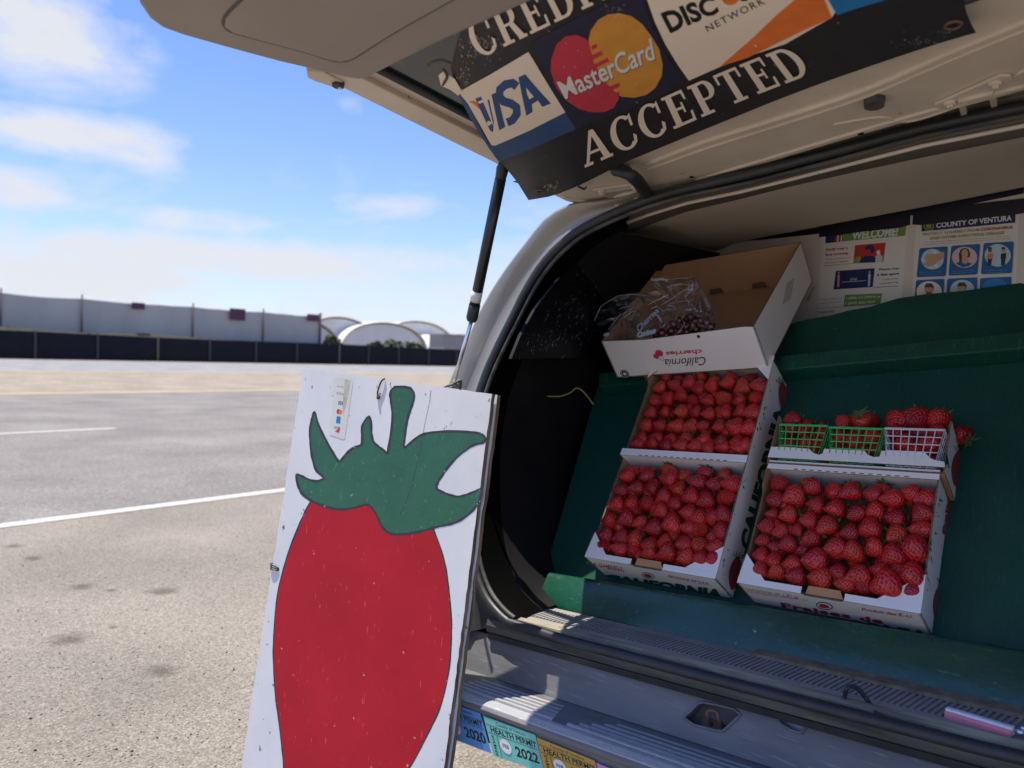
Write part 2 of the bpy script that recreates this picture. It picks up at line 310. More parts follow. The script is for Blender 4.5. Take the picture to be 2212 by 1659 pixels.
class Surf:                                             # a flat (or gently bent) surface that takes print
    def __init__(s, p0, n, bend=None, lift0=.0007):
        s.p0 = Vector(p0); s.n = Vector(n).normalized(); s.bend = bend; s.l = lift0
        if s.n.dot(CAM-s.p0) < 0: s.n = -s.n
    def at(s, u, v, lift=0):
        p = hit(u, v, s.p0, s.n); d = s.bend(p) if s.bend else 0
        return p + s.n*(lift+d)
    def nxt(s): s.l += .00006; return s.l
def dice2d(V, F, step):
    bm = bmesh.new(); vs = [bm.verts.new((x,y,0)) for x,y in V]
    for f in F:
        try: bm.faces.new([vs[i] for i in f])
        except ValueError: pass
    xs = [v[0] for v in V]; ys = [v[1] for v in V]
    x = min(xs)+step
    while x < max(xs):
        bmesh.ops.bisect_plane(bm, geom=bm.verts[:]+bm.edges[:]+bm.faces[:], plane_co=(x,0,0), plane_no=(1,0,0)); x += step
    y = min(ys)+step
    while y < max(ys):
        bmesh.ops.bisect_plane(bm, geom=bm.verts[:]+bm.edges[:]+bm.faces[:], plane_co=(0,y,0), plane_no=(0,1,0)); y += step
    bm.verts.index_update(); V2 = [(v.co.x, v.co.y) for v in bm.verts]; F2 = [tuple(v.index for v in f.verts) for f in bm.faces]; bm.free(); return V2, F2
def lay(surf, name, V, F, m, parent, **kw):
    """2D print geometry in pixel frame -> on the surface"""
    if surf.bend: V, F = dice2d(V, F, 22)
    l = surf.nxt(); P3 = [surf.at(u, v, l) for u, v in V]; F2 = []
    for f in F:
        if len(f) < 3: continue
        nn = (P3[f[1]]-P3[f[0]]).cross(P3[f[2]]-P3[f[0]])
        F2.append(tuple(f) if nn.dot(surf.n) > 0 else tuple(reversed(f)))
    return obj(name, P3, F2, m, parent, **kw)
def poly(surf, name, pts, m, parent, cv=ident, **kw):
    P = [cv(*p) for p in pts]; tri = tessellate_polygon([[Vector((a,b,0)) for a,b in P]]); return lay(surf, name, P, [tuple(t) for t in tri], m, parent, **kw)
def ell(cx, cy, rx, ry, rot=0, n=28, a0=0, a1=360):
    r = R_(rot); out = []
    for i in range(n if a1-a0 >= 360 else n+1):
        a = R_(a0+(a1-a0)*i/n); x = rx*math.cos(a); y = ry*math.sin(a); out.append((cx+x*math.cos(r)-y*math.sin(r), cy+x*math.sin(r)+y*math.cos(r)))
    return out
def ribbon(surf, name, pts, wd, m, parent, cv=ident, closed=False, jit=0):
    P = [Vector((*cv(*p),)) for p in pts]; n = len(P); V = []; F = []
    for i in range(n):
        a = P[(i-1)%n if closed else max(i-1,0)]; b = P[(i+1)%n if closed else min(i+1,n-1)]; t = (b-a).normalized(); q = Vector((-t.y, t.x)); ww = wd*(1+jit*(random.random()-.5))/2
        V += [tuple(P[i]+q*ww), tuple(P[i]-q*ww)]
    for i in range(n if closed else n-1):
        j = (i+1)%n; F.append((2*i, 2*i+1, 2*j+1, 2*j))
    return lay(surf, name, V, F, m, parent)
_tc = {}
def textgeo(s, bold=0, shear=0, sp=1.0):
    k = (s, bold, shear, sp)
    if k in _tc: return _tc[k]
    c = bpy.data.curves.new('t', 'FONT'); c.body = s; c.offset = bold; c.shear = shear; c.space_character = sp; c.resolution_u = 3; c.fill_mode = 'BOTH'
    o = bpy.data.objects.new('t', c); me = o.to_mesh(); V = [(v.co.x, v.co.y) for v in me.vertices]; F = [tuple(p.vertices) for p in me.polygons]
    o.to_mesh_clear(); bpy.data.objects.remove(o); bpy.data.curves.remove(c)
    x0 = min(v[0] for v in V); x1 = max(v[0] for v in V); y0 = min(v[1] for v in V); y1 = max(v[1] for v in V)
    V = [((x-x0)/(x1-x0), (y-y0)/(y1-y0)) for x, y in V]; _tc[k] = (V, F); return _tc[k]
def quadmap(q):
    (ax,ay),(bx,by),(cx,cy),(dx,dy) = q # BL BR TR TL
    def f(s, t): return ((1-t)*((1-s)*ax+s*bx)+t*((1-s)*dx+s*cx), (1-t)*((1-s)*ay+s*by)+t*((1-s)*dy+s*cy))
    return f
def text(surf, s, quad, m, parent, cv=ident, bold=0, shear=0, sp=1.0, clip=None, name='lettering'):
    V, F = textgeo(s, bold, shear, sp); f = quadmap([cv(*p) for p in quad])
    if clip is not None:                                 # keep only t >= clip (the rest is behind something printed/taped over)
        bm = bmesh.new(); vs = [bm.verts.new((x,y,0)) for x,y in V]
        for ff in F:
            try: bm.faces.new([vs[i] for i in ff])
            except ValueError: pass
        bmesh.ops.bisect_plane(bm, geom=bm.verts[:]+bm.edges[:]+bm.faces[:], plane_co=(0,clip,0), plane_no=(0,-1,0), clear_outer=True)
        bm.verts.index_update(); V = [(v.co.x, v.co.y) for v in bm.verts]; F = [tuple(v.index for v in x.verts) for x in bm.faces]; bm.free()
    return lay(surf, name, [f(*p) for p in V], F, m, parent)
# slab-serif capitals, unit height; returns list of polygons
def strokes(ch):
    def rect(x0,y0,x1,y1): return [(x0,y0),(x1,y0),(x1,y1),(x0,y1)]
    def ring(cx,cy,rx,ry,tx,ty,a0,a1,n=16):
        o = [(cx+rx*math.cos(R_(a0+(a1-a0)*i/n)), cy+ry*math.sin(R_(a0+(a1-a0)*i/n))) for i in range(n+1)]
        i_ = [(cx+(rx-tx)*math.cos(R_(a0+(a1-a0)*i/n)), cy+(ry-ty)*math.sin(R_(a0+(a1-a0)*i/n))) for i in range(n+1)]
        return [[o[i],o[i+1],i_[i+1],i_[i]] for i in range(n)]
    s = .085
    if ch == 'A': return .86, [[(.36,1),(.50,1),(.80,s),(.60,s)],[(.36,1),(.42,.84),(.16,s),(.07,s)],[(.22,.30),(.66,.30),(.66,.38),(.25,.38)],rect(0,0,.27,s),rect(.50,0,.88,s)]
    if ch == 'C': return .80, ring(.42,.5,.42,.52,.19,.08,48,312,26)+[[(.66,.62),(.74,.62),(.74,1),(.66,.93)],[(.66,.38),(.74,.30),(.70,.10),(.62,.16)]]
    if ch == 'E': return .76, [rect(.10,s,.29,1-s),rect(0,0,.70,s),rect(0,1-s,.68,1),rect(.29,.46,.50,.54),rect(.47,.34,.53,.66),[(.62,s),(.70,s),(.72,.32),(.65,.32)],[(.60,1-s),(.68,1-s),(.68,.70),(.62,.70)]]
    if ch == 'P': return .74, [rect(.10,s,.29,1-s),rect(0,0,.42,s),rect(0,1-s,.44,1),rect(.29,.42,.44,.49)]+ring(.44,.71,.27,.29,.18,.075,-90,90)
    if ch == 'T': return .80, [rect(.30,s,.49,1-s),rect(.18,0,.61,s),rect(.02,1-s,.77,1),rect(.02,.68,.09,1-s),rect(.70,.68,.77,1-s)]
    if ch == 'D': return .86, [rect(.10,s,.29,1-s),rect(0,0,.40,s),rect(0,1-s,.40,1)]+ring(.40,.5,.43,.5,.20,.085,-90,90,20)
    if ch == 'R': return .84, [rect(.10,s,.29,1-s),rect(0,0,.40,s),rect(0,1-s,.44,1),rect(.29,.46,.46,.53),[(.42,.50),(.60,.48),(.76,s),(.55,s)],rect(.55,0,.84,s)]+ring(.46,.73,.27,.27,.18,.075,-90,90)
    if ch == 'I': return .44, [rect(.10,s,.30,1-s),rect(0,0,.40,s),rect(0,1-s,.40,1)]
    return .5, []
def serif(surf, s, quad, m, parent, cv=ident, gap=.10):
    tot = sum(strokes(c)[0]+gap for c in s)-gap; x = 0; f = quadmap([cv(*p) for p in quad])
    for c in s:
        wd, ps = strokes(c); V = []; F = []
        for p in ps:
            k = len(V); V += [f((x+a)/tot, b) for a, b in p]; F.append(tuple(range(k, k+len(p))))
        bm = bmesh.new()
        lay(surf, 'lettering', V, F, m, parent); bm.free(); x += wd+gap

# ------------------------------------------------------------------ ground and road (all along the road direction Y)
def sheet(name, x0, x1, z, m, y0=-400, y1=900, kind='structure', ny=1):
    V = []; F = []
    return obj(name, [(x0,y0,z),(x1,y0,z),(x1,y1,z),(x0,y1,z)], [(0,1,2,3)], m, kind=kind)
def ground_mat(name, c1, c2, c3, sc, stain=None, bump=.4):
    m = bpy.data.materials.new(name); m.use_nodes = True; t = m.node_tree; b = t.nodes['Principled BSDF']; n = t.nodes.new; l = t.links.new
    g = n('ShaderNodeNewGeometry'); v = n('ShaderNodeTexVoronoi'); v.inputs['Scale'].default_value = sc; l(g.outputs['Position'], v.inputs['Vector'])
    cr = n('ShaderNodeValToRGB'); l(v.outputs['Color'], cr.inputs[0]); e = cr.color_ramp.elements; e[0].position=.1; e[0].color = (*c1,1); e[1].position=.9; e[1].color = (*c3,1); x = e.new(.5); x.color = (*c2,1)
    ns = n('ShaderNodeTexNoise'); ns.inputs['Scale'].default_value = .8; ns.inputs['Detail'].default_value = 8; l(g.outputs['Position'], ns.inputs['Vector'])
    mr = n('ShaderNodeMapRange'); mr.inputs[1].default_value = .3; mr.inputs[2].default_value = .7; mr.inputs[3].default_value = .78; mr.inputs[4].default_value = 1.15; l(ns.outputs['Fac'], mr.inputs[0])
    mu = n('ShaderNodeMixRGB'); mu.blend_type = 'MULTIPLY'; mu.inputs[0].default_value = 1; l(cr.outputs[0], mu.inputs[1]); l(mr.outputs[0], mu.inputs[2]); cur = mu.outputs[0]
    ed = n('ShaderNodeMapRange'); ed.inputs[1].default_value = .25; ed.inputs[2].default_value = .75; ed.inputs[3].default_value = 1; ed.inputs[4].default_value = .74; l(v.outputs['Distance'], ed.inputs[0])
    m2 = n('ShaderNodeMixRGB'); m2.blend_type = 'MULTIPLY'; m2.inputs[0].default_value = 1; l(cur, m2.inputs[1]); l(ed.outputs[0], m2.inputs[2]); cur = m2.outputs[0]
    if stain:
        for (sx, sy, rr) in stain:
            s = n('ShaderNodeVectorMath'); s.operation='SUBTRACT'; l(g.outputs['Position'], s.inputs[0]); s.inputs[1].default_value=(sx,sy,0)
            nn = n('ShaderNodeTexNoise'); nn.inputs['Scale'].default_value=14; l(g.outputs['Position'], nn.inputs['Vector'])
            ln = n('ShaderNodeVectorMath'); ln.operation='LENGTH'; l(s.outputs[0], ln.inputs[0])
            ad = n('ShaderNodeMath'); ad.operation='MULTIPLY_ADD'; l(nn.outputs['Fac'], ad.inputs[0]); ad.inputs[1].default_value=rr*1.6; l(ln.outputs['Value'], ad.inputs[2])
            r = n('ShaderNodeMapRange'); r.inputs[1].default_value=rr*1.15; r.inputs[2].default_value=rr*2.3; r.inputs[3].default_value=.62; r.inputs[4].default_value=0; l(ad.outputs[0], r.inputs[0])
            mm = n('ShaderNodeMixRGB'); l(r.outputs[0], mm.inputs[0]); l(cur, mm.inputs[1]); mm.inputs[2].default_value=(.055,.045,.04,1); cur = mm.outputs[0]
    l(cur, b.inputs['Base Color']); b.inputs['Roughness'].default_value = .92; b.inputs['Specular IOR Level'].default_value = .25
    bp = n('ShaderNodeBump'); bp.inputs['Strength'].default_value = bump; bp.inputs['Distance'].default_value = .006; bp.invert = True; l(v.outputs['Distance'], bp.inputs['Height']); l(bp.outputs[0], b.inputs['Normal'])
    return m
def gp(u, v): d = ray(u, v); return CAM + d*(-H/d.z)
stains = []
for (u, v, r) in [(150,1380,.075),(175,1268,.055),(352,1277,.07),(345,1450,.06),(240,1275,.03),(70,1206,.05),(30,1180,.05),(243,1355,.02)]:
    p = gp(u, v); stains.append((p.x, p.y, r))
SHOULD = ground_mat('gravelly_asphalt', (.205,.174,.136), (.275,.241,.195), (.375,.338,.282), 130, stains)
ASPH = ground_mat('road_asphalt', (.19,.172,.152), (.25,.228,.205), (.32,.297,.27), 60, None, .3)
DIRT = ground_mat('median_dirt', (.27,.222,.165), (.345,.29,.222), (.42,.36,.285), 20, None, .4)
ROADF = ground_mat('far_asphalt', (.27,.267,.262), (.31,.305,.30), (.35,.345,.34), 20, None, .2)
LINEW = mat('road_line_white', (.50,.48,.43), .8, chips=(26,.60,(.27,.25,.22))); LINEY = mat('road_line_yellow', (.52,.36,.17), .7, chips=(10,.62,(.3,.25,.2)))
sheet('ground', -1500, 1500, -.03, DIRT, -1500, 1500)
sheet('road_shoulder', -6.46, 9, 0, SHOULD, -60, 200)
sheet('road', -21.9, -6.46, 0.0, ASPH); sheet('median', -37, -21.9, 0.0, DIRT); sheet('far_road', -57.5, -37, 0.0, ROADF); sheet('verge', -140, -57.5, 0.0, DIRT)
tag(sheet('road_edge_line', -6.53, -6.38, .004, LINEW), kind='structure')
tag(sheet('median_edge_line', -21.95, -21.60, .004, LINEY)); tag(sheet('far_edge_line', -37.3, -36.9, .004, LINEY))
e_ = gp(242, 924).y
for i in range(-3, 8):
    if i in (0,) or abs(i) < 8: sheet('lane_line', -12.80, -12.66, .004, LINEW, e_-3.2+i*12.2, e_+i*12.2)

# loose gravel close to the camera (uncountable)
mb = MB(); rnd = random.Random(3)
ico = bmesh.new(); bmesh.ops.create_icosphere(ico, subdivisions=1, radius=1); IV = [v.co.copy() for v in ico.verts]; IF = [tuple(v.index for v in f.verts) for f in ico.faces]; ico.free()
for i in range(3000):
    u = rnd.uniform(-80, 1010); v = 1130+560*rnd.random()**.75; p = gp(u, v)
    if p.x < -6.2: continue
    r = rnd.choice([.0022,.003,.0036,.005])*rnd.uniform(.7,1.3); q = Quaternion((rnd.random(), rnd.random(), rnd.random(), rnd.random())).normalized()
    mb.add([p + Vector((0,0,r*.35)) + (q @ Vector((a.x, a.y*.8, a.z*.6)))*r for a in IV], IF, 0 if rnd.random() < .72 else (1 if rnd.random() < .8 else 2))
g = mb.build('loose_gravel', [mat('gravel_pale', (.52,.47,.40), .9, var=(30,(.36,.31,.26),.3)), mat('gravel_grey', (.26,.23,.20), .9), mat('gravel_dark', (.05,.045,.045), .8)])
tag(g, 'loose pale gravel scattered over the road shoulder', 'gravel', kind='stuff')

# ------------------------------------------------------------------ far fence, netting and tunnels
FB = mat('black_fence_cloth', (.009,.010,.015), .85, spec=.2, var=(.8,(.015,.016,.022),.3)); POSTM = mat('fence_post', (.16,.14,.08), .8); POSTD = mat('dark_post', (.07,.06,.065), .8)
fx = -58.6
def fence_pt(u): # where the fence line meets the column u
    d = ray(u, 780); t = fx/d.x; return d.y*t
ya = fence_pt(-330); yb = fence_pt(1250)
root = empty('cloth_fence', (fx, (ya+yb)/2, 0), 'long low fence hung with black cloth across the far side of the road', 'fence')
us = [-330,-150,0,85,205,340,480,560,660,800,880,980,1100,1250]
us_l = [-330,-200,-90,75,210,340,452,552,640,732,795,860,925,985,1060,1250]
mb = MB()
for i in range(len(us_l)-1):
    y0 = fence_pt(us_l[i])+.03; y1 = fence_pt(us_l[i+1])-.03
    V, F, I = slab([Vector((fx,y0,.02)), Vector((fx,y1,.02)), Vector((fx,y1,1.86+.04*math.sin(i))), Vector((fx,y0,1.86+.04*math.sin(i-1)))], Vector((1,0,0)), .02)
    obj('cloth_panel', V, F, FB, root)
for i, u in enumerate(us_l):
    y = fence_pt(u); h = 1.95; obj('post', *[(lambda B: B)(box8((fx+.02,y-.05,0), Vector((.08,0,0)), Vector((0,.1,0)), Vector((0,0,h))))], BOXF, POSTM if i in (5,9) else POSTD, root)
# tall wind netting behind it
NET = mat('grey_wind_netting', (.36,.345,.305), .9, var=(.35,(.47,.45,.40),.25), stretch=(1,1.2,.35))
nx = -60.5
def net_y(u): d = ray(u, 700); return d.y*nx/d.x
root = empty('netting_fence', (nx, net_y(350), 0), 'tall grey wind netting on poles behind the black cloth fence', 'fence')
nu = [-330,-160,0,175,415,567,690]
for i in range(len(nu)-1):
    y0 = net_y(nu[i]); y1 = net_y(nu[i+1]); rows = []
    for k in range(9):
        s = k/8; y = y0+(y1-y0)*s; sag = -.10*math.sin(s*math.pi); rows.append([Vector((nx+.12*math.sin(s*9+i)*.4, y, z)) for z in (1.2, 2.2, 3.2, 4.45+sag)])
    V, F = loft(rows); V, F = fixnorm(V, F); obj('net_panel', V, F, NET, root, smooth=True)
for i, u in enumerate(nu): tube('post', [(nx+.12,net_y(u),0),(nx+.12,net_y(u),4.75)], 0.065 if i!=6 else .12, POSTD, root)
MAR = mat('maroon_sign', (.085,.03,.055), .7)
for (u0,u1,v0,v1,lab) in [(285,313,655,667,'leftmost small maroon sign at the top of the tall grey netting'),(497,530,668,691,'largest maroon sign, hung in the middle of the tall grey netting'),(664,690,680,693,'maroon sign at the right end of the tall grey netting')]:
    p = [hit(u, v, (nx+.3,0,0), Vector((1,0,0))) for u, v in ((u0,v0),(u1,v0),(u1,v1),(u0,v1))]
    y0 = min(q.y for q in p); y1 = max(q.y for q in p); z0 = min(q.z for q in p); z1 = max(q.z for q in p)
    slabobj('netting_sign', [(nx+.3,y0,z0),(nx+.3,y1,z0),(nx+.3,y1,z1),(nx+.3,y0,z1)], Vector((1,0,0)), .05, MAR, label=lab, cat='sign', group='maroon signs on the netting')
# green bank between the fences
rows = []
for i in range(60):
    y = net_y(-330)+(net_y(760)-net_y(-330))*i/59; h = 2.05+.25*noise.noise(Vector((y*.2,0,0))) - .55*max(0,(i-30)/30); rows.append([Vector((fx-.5,y,0)), Vector((fx-.9,y,h*.8)), Vector((fx-1.3,y,h)), Vector((fx-1.8,y,0))])
V, F = loft(rows); V, F = fixnorm(V, F); obj('weedy_bank', V, F, mat('weedy_bank_soil', (.055,.058,.038), .95, var=(2,(.09,.08,.06),.3)), kind='stuff', label='low dark weedy bank behind the black cloth fence', cat='bank')
# hoop tunnels
TUN = mat('tunnel_plastic', (.74,.73,.70), .55, var=(.5,(.60,.58,.53),.3), bump=(1.5,.5,.2)); TUNE = mat('tunnel_rib', (.58,.52,.42), .7)
def tunnel(u, X, rad, hgt, lab, ln=60, openend=True):
    d = ray(u, 740); y = d.y*X/d.x; root = empty('growing_tunnel', (X, y, 0), lab, 'tunnel', 'white plastic growing tunnels beyond the road')
    rows = []
    for j in range(13):
        xx = X-ln*j/12; wv = .96+.04*math.sin(j*math.pi)
        rows.append([Vector((xx, y+rad*math.cos(R_(a)), hgt*(max(0,math.sin(R_(a)))**.62)*(1-.025*(j%2)))) for a in range(0, 181, 9)])
    V, F = loft(rows); V, F = fixnorm(V, F); obj('cover', V, F, TUN, root, smooth=True)
    tube('end_hoop', [Vector((X+.05, y+(rad+.05)*math.cos(R_(a)), (hgt+.05)*(max(0,math.sin(R_(a)))**.62))) for a in range(0,181,9)], .07, TUNE, root)
    # gathered plastic hanging in the upper part of the open end
    pts = [(y+rad*.97*math.cos(R_(a)), hgt*.97*(max(0,math.sin(R_(a)))**.62)) for a in range(20,161,10)]
    low = [(a, b*.22-.1*math.sin(i*1.7)) for i, (a, b) in enumerate(pts)]
    V, F = loft([[Vector((X-.3,a,b)) for a,b in pts],[Vector((X-.35,a,b)) for a,b in low]]); V, F = fixnorm(V, F); obj('end_sheet', V, F, TUN, root)
    return root
tl = ['white tunnel just right of the netting post, its near end in shade','large pale tunnel with a tan arched end above the green shrubs','long white tunnel rising behind the arched one','white tunnel at the right against the van pillar']
tunnel(735, -78, 6.0, 5.4, tl[0]); tunnel(835, -76, 7.2, 5.0, tl[1]); tunnel(905, -92, 8.5, 6.4, tl[2]); tunnel(995, -84, 5.0, 4.4, tl[3])
for u, lab in ((-60,'tunnel roof behind the far left of the netting'),(180,'tunnel roof just showing behind the first netting pole'),(345,'tunnel roof behind the netting between the two left maroon signs'),(470,'low white tunnel roof showing over the netting near its middle sign'),(610,'white tunnel roof over the netting near its right end')):
    tunnel(u, -70, 7.5, 4.80, lab, 40)
# grey shed at the far right
p = gp(985, 789); d = ray(985, 730); y = d.y*(-75)/d.x
sh = empty('grey_shed', (-75, y, 0), 'plain grey shed at the right end of the tunnels beside the van pillar', 'shed')
SHED = mat('shed_wall', (.30,.29,.28), .8, var=(1,(.26,.25,.24),.3)); V = box8((-78,y-2.2,0), Vector((3,0,0)), Vector((0,4.6,0)), Vector((0,0,3.9))); obj('wall', V, BOXF, SHED, sh)
obj('roof', box8((-78.2,y-2.4,3.9), Vector((3.4,0,0)), Vector((0,5,0)), Vector((0,0,.15))), BOXF, SHED, sh)
# shrubs
def shrub(u, X, w_, h_, lab, n=420):
    d = ray(u, 745); y = d.y*X/d.x; rn = random.Random(u); root = empty('shrub', (X, y, 0), lab, 'shrub', 'dark shrubs in front of the tunnels')
    mb = MB()
    for i in range(n):
        a = rn.uniform(0,6.28); rr = rn.random()**.5; zf = rn.random(); r2 = math.sqrt(max(0,1-(zf*.95)**2))*(.8+.35*noise.noise(Vector((a*1.3,zf*3,u)))); c = Vector((X+rr*w_*.4*math.cos(a)*r2, y+rr*w_*math.sin(a)*r2, .1+h_*zf*(1+.2*noise.noise(Vector((a*2,u,0))))))
        s = rn.uniform(.12,.3); q = Quaternion((rn.gauss(0,1),rn.gauss(0,1),rn.gauss(0,1),rn.gauss(0,1))).normalized()
        mb.add([c+q@Vector(p)*s for p in ((-1,-.5,0),(1,-.5,0),(.8,.6,.2),(-.7,.7,0))], [(0,1,2,3)])
    mb.build('foliage', LEAFS, root); tube('stem', [(X,y,0),(X,y,h_*.6)], .08, POSTD, root)
shrub(715, -66, 1.7, 2.5, 'dark green shrub against the end post of the netting'); shrub(728,-67,1.3,2.2,'small dark shrub right of the netting end post',260)
shrub(812, -64, 2.6, 2.1, 'dark shrub left of centre below the tan tunnel arch'); shrub(850,-64,2.8,2.45,'widest dark green shrub below the tan tunnel arch'); shrub(893,-64,2.6,2.3,'dark shrub at the right foot of the tan tunnel arch')

# ------------------------------------------------------------------ the van
VAN = empty('minivan', (-.66, 3.4, 0), 'beige minivan with its tailgate open, used as a strawberry stand', 'minivan')
LN = Vector((0, -1.05, .28)); LP = (-1.2, 1.47, .70)
def lp(u, v): return hit(u, v, LP, LN)
def inw(p, d, fwd): c = Vector((-.64, p.y, 1.3)); q = (c-p); q.y = 0; return p + q.normalized()*d + Vector((0,fwd,0))
seal_px = [(2330,205),(2212,231),(2000,274),(1800,328),(1600,380),(1450,415),(1350,450),(1265,490),(1222,520),(1180,562),(1142,618),(1108,685),(1078,745),(1050,808),(1030,870),(1018,940),(1011,1020),(1012,1100),(1018,1180),(1030,1240),(1050,1290),(1078,1326),(1100,1345)]
right = [(.02,1.475,.775),(.12,1.48,.80),(.19,1.5,.90),(.235,1.55,1.1),(.24,1.6,1.35),(.215,1.68,1.62),(.16,1.73,1.78),(.05,1.765,1.875),(-.08,1.79,1.91)]
left3 = spline([lp(u,v) for u,v in seal_px], 3)
bottom = [Vector((x,1.475,zz(x,.70))) for x in (-1.05,-.8,-.5,-.2)]
ring = left3 + bottom + spline([Vector(p) for p in right], 3)
V, F = tube_geo(ring+[ring[0]], .0125, 10, False); obj('weather_seal', V, F, RUBBER, VAN, smooth=True)
# second, thinner lip of the seal
V, F = tube_geo([inw(p,.020,.004) for p in left3]+[], .006, 8, False); obj('seal_lip', V, F, RUBBERD, VAN, smooth=True)
# outer flange of the body
outer_px = [(2330,172),(2212,203),(2000,250),(1800,305),(1600,358),(1450,395),(1350,425),(1290,436),(1240,440),(1205,455),(1170,480),(1135,525),(1100,570),(1068,617),(1040,665),(1018,712),(1000,758),(978,806),(958,860),(938,920),(925,1000),(922,1080),(926,1160),(934,1240),(945,1310),(955,1380)]
outer = spline([lp(u,v) for u,v in outer_px], 3)
def resamp(pts, n):
    L_ = [0]
    for a, b in zip(pts, pts[1:]): L_.append(L_[-1]+(b-a).length)
    out = []; j = 0
    for i in range(n):
        t = L_[-1]*i/(n-1)
        while j < len(L_)-2 and L_[j+1] < t: j += 1
        out.append(pts[j].lerp(pts[j+1], (t-L_[j])/max(1e-9, L_[j+1]-L_[j])))
    return out
NS = 60; So = resamp(outer, NS); Ss = resamp([inw(p,-.006,.006) for p in left3], NS)
# pair rows by direction so the flange does not twist
def pair(a, b):
    out = []
    for p in a: out.append(min(b, key=lambda q: (q-p).length))
    return out
Sin = [p.lerp(q, .78)+Vector((0,.022,0)) for p, q in zip(So, resamp([inw(p,-.006,.006) for p in left3], NS))]
rows = [[p+Vector((0,.004,0)) for p in So], [p.lerp(q,.35)+Vector((0,.010,0)) for p,q in zip(So,Ss)], [p.lerp(q,.4)+Vector((0,.020,0)) for p,q in zip(So,Ss)], Sin, [p+Vector((0,.006,0)) for p in Ss]]
V, F = loft(rows); V, F = fixnorm(V, F); obj('opening_flange', V, F, [VANP, RUBBER], VAN, smooth=True, fm=[0 if V[f[0]].z > 1.16 else 1 for f in F])
topS = [p for p in So if p.z > 1.80 and p.x > -1.20]; topS = [topS[0]+Vector((.45,0,.01))]+topS
V, F = loft([[p+Vector((0,.02,.002)) for p in topS], [p+Vector((0,-.03,.035)) for p in topS], [Vector((p.x, p.y-.20, 1.83+.12*(1.76-p.y+.20)+TH*(p.x+1.2)+.09)) for p in topS]]); V, F = fixnorm(V, F); obj('sun_block_flap', V, F, VANP, VAN, smooth=True)  # added flap above the gate hinge line, shuts stray sun out of the van
# body side and roof: from the outer edge forwards
def outw(p, d, fwd): c = Vector((-.64, p.y, 1.15)); q = (p-c); q.y = 0; return p + q.normalized()*d + Vector((0,fwd,0))
rows = [[p+Vector((0,.004,0)) for p in So], [outw(p,.010,.012) for p in So], [outw(p,.022,.05) for p in So], [outw(p,.035,.16) for p in So], [outw(p,.05,.5) for p in So]]
end = [outw(p,.06,1.3) for p in So]; rows.append(end); rows.append([outw(p,.06,2.6) for p in So])
V, F = loft(rows); V, F = fixnorm(V, F); obj('body_shell', V, F, VANP, VAN, smooth=True)
# lower side, right side, front
def prism_y(name, prof, y0, y1, m, **kw):
    V, F = loft([[Vector((x,y0,z)) for x,z in prof],[Vector((x,y1,z)) for x,z in prof]], True); n = len(prof); F += [tuple(range(n)), tuple(range(2*n-1,n-1,-1))]; V, F = fixnorm(V, F); return obj(name, V, F, m, VAN, **kw)
prism_y('side_panel', [(-1.63,.92),(-1.55,.92),(-1.52,.34),(-1.60,.32),(-1.66,.6)], 1.52, 6.0, VANP)
prism_y('side_panel', [(.25,1.62),(.31,1.2),(.33,.7),(.28,.34),(.20,.34),(.24,.9),(.22,1.5),(.17,1.66)], 1.62, 6.0, VANP)
prism_y('roof', [(-.30,1.955),(-.1,1.955),(.12,1.90),(.26,1.62),(.22,1.62),(.09,1.86),(-.1,1.925),(-.30,1.925)], 1.66, 4.6, VANP)
# cab: hood and windscreen, in front
V = [(-1.58,4.30,1.80),(.22,4.30,1.90),(-1.56,5.15,1.12),(.26,5.15,1.2),(-1.50,6.1,.92),(.24,6.1,1.0),(-1.45,6.25,.35),(.2,6.25,.4)]
obj('windscreen', V[:4], [(0,1,3,2)], GLASSD, VAN); obj('hood', V[2:], [(0,1,3,2),(2,3,5,4)], VANP, VAN)
prism_y('underbody', [(-1.5,.36),(.18,.40),(.18,.55),(-1.5,.52)], 1.52, 6.1, BLACKP)
# side glass (quarter windows) set into the side, seen only from beside the van
for (ya_, yb_) in ((2.0,3.1),(3.18,4.2)):
    P_ = [Vector((-1.700,ya_,1.02)),Vector((-1.700,yb_,1.02)),Vector((-1.625,yb_,1.55)),Vector((-1.625,ya_,1.55))]
    slabobj('side_window', P_, Vector((-1,0,.15)).normalized(), .02, GLASSD, VAN)
def wheel(x, y, s):
    T = []; n = 28; w_ = .20
    prof = [(.22,0),(.30,0),(.325,.02),(.33,.06),(.33,.14),(.325,.18),(.30,.2),(.22,.2)]
    rows = [[Vector((x+s*b, y+r*math.cos(2*math.pi*k/n), .33+r*math.sin(2*math.pi*k/n))) for k in range(n)] for r, b in prof]
    V, F = loft(rows, True); V, F = fixnorm(V, F); wo = obj('wheel', V, F, mat('tyre_rubber',(.02,.02,.02),.8,bump=(80,.4,.003)), VAN, smooth=True)
    rows = [[Vector((x+s*b, y+r*math.cos(2*math.pi*k/n), .33+r*math.sin(2*math.pi*k/n))) for k in range(n)] for r, b in [(.225,.03),(.2,.06),(.1,.05),(.05,.03),(.001,.03)]]
    V, F = loft(rows, True); V, F = fixnorm(V, F); obj('rim', V, F, STEEL, wo, smooth=True)
for y in (2.45, 5.3): wheel(-1.70, y, 1); wheel(.37, y, -1)

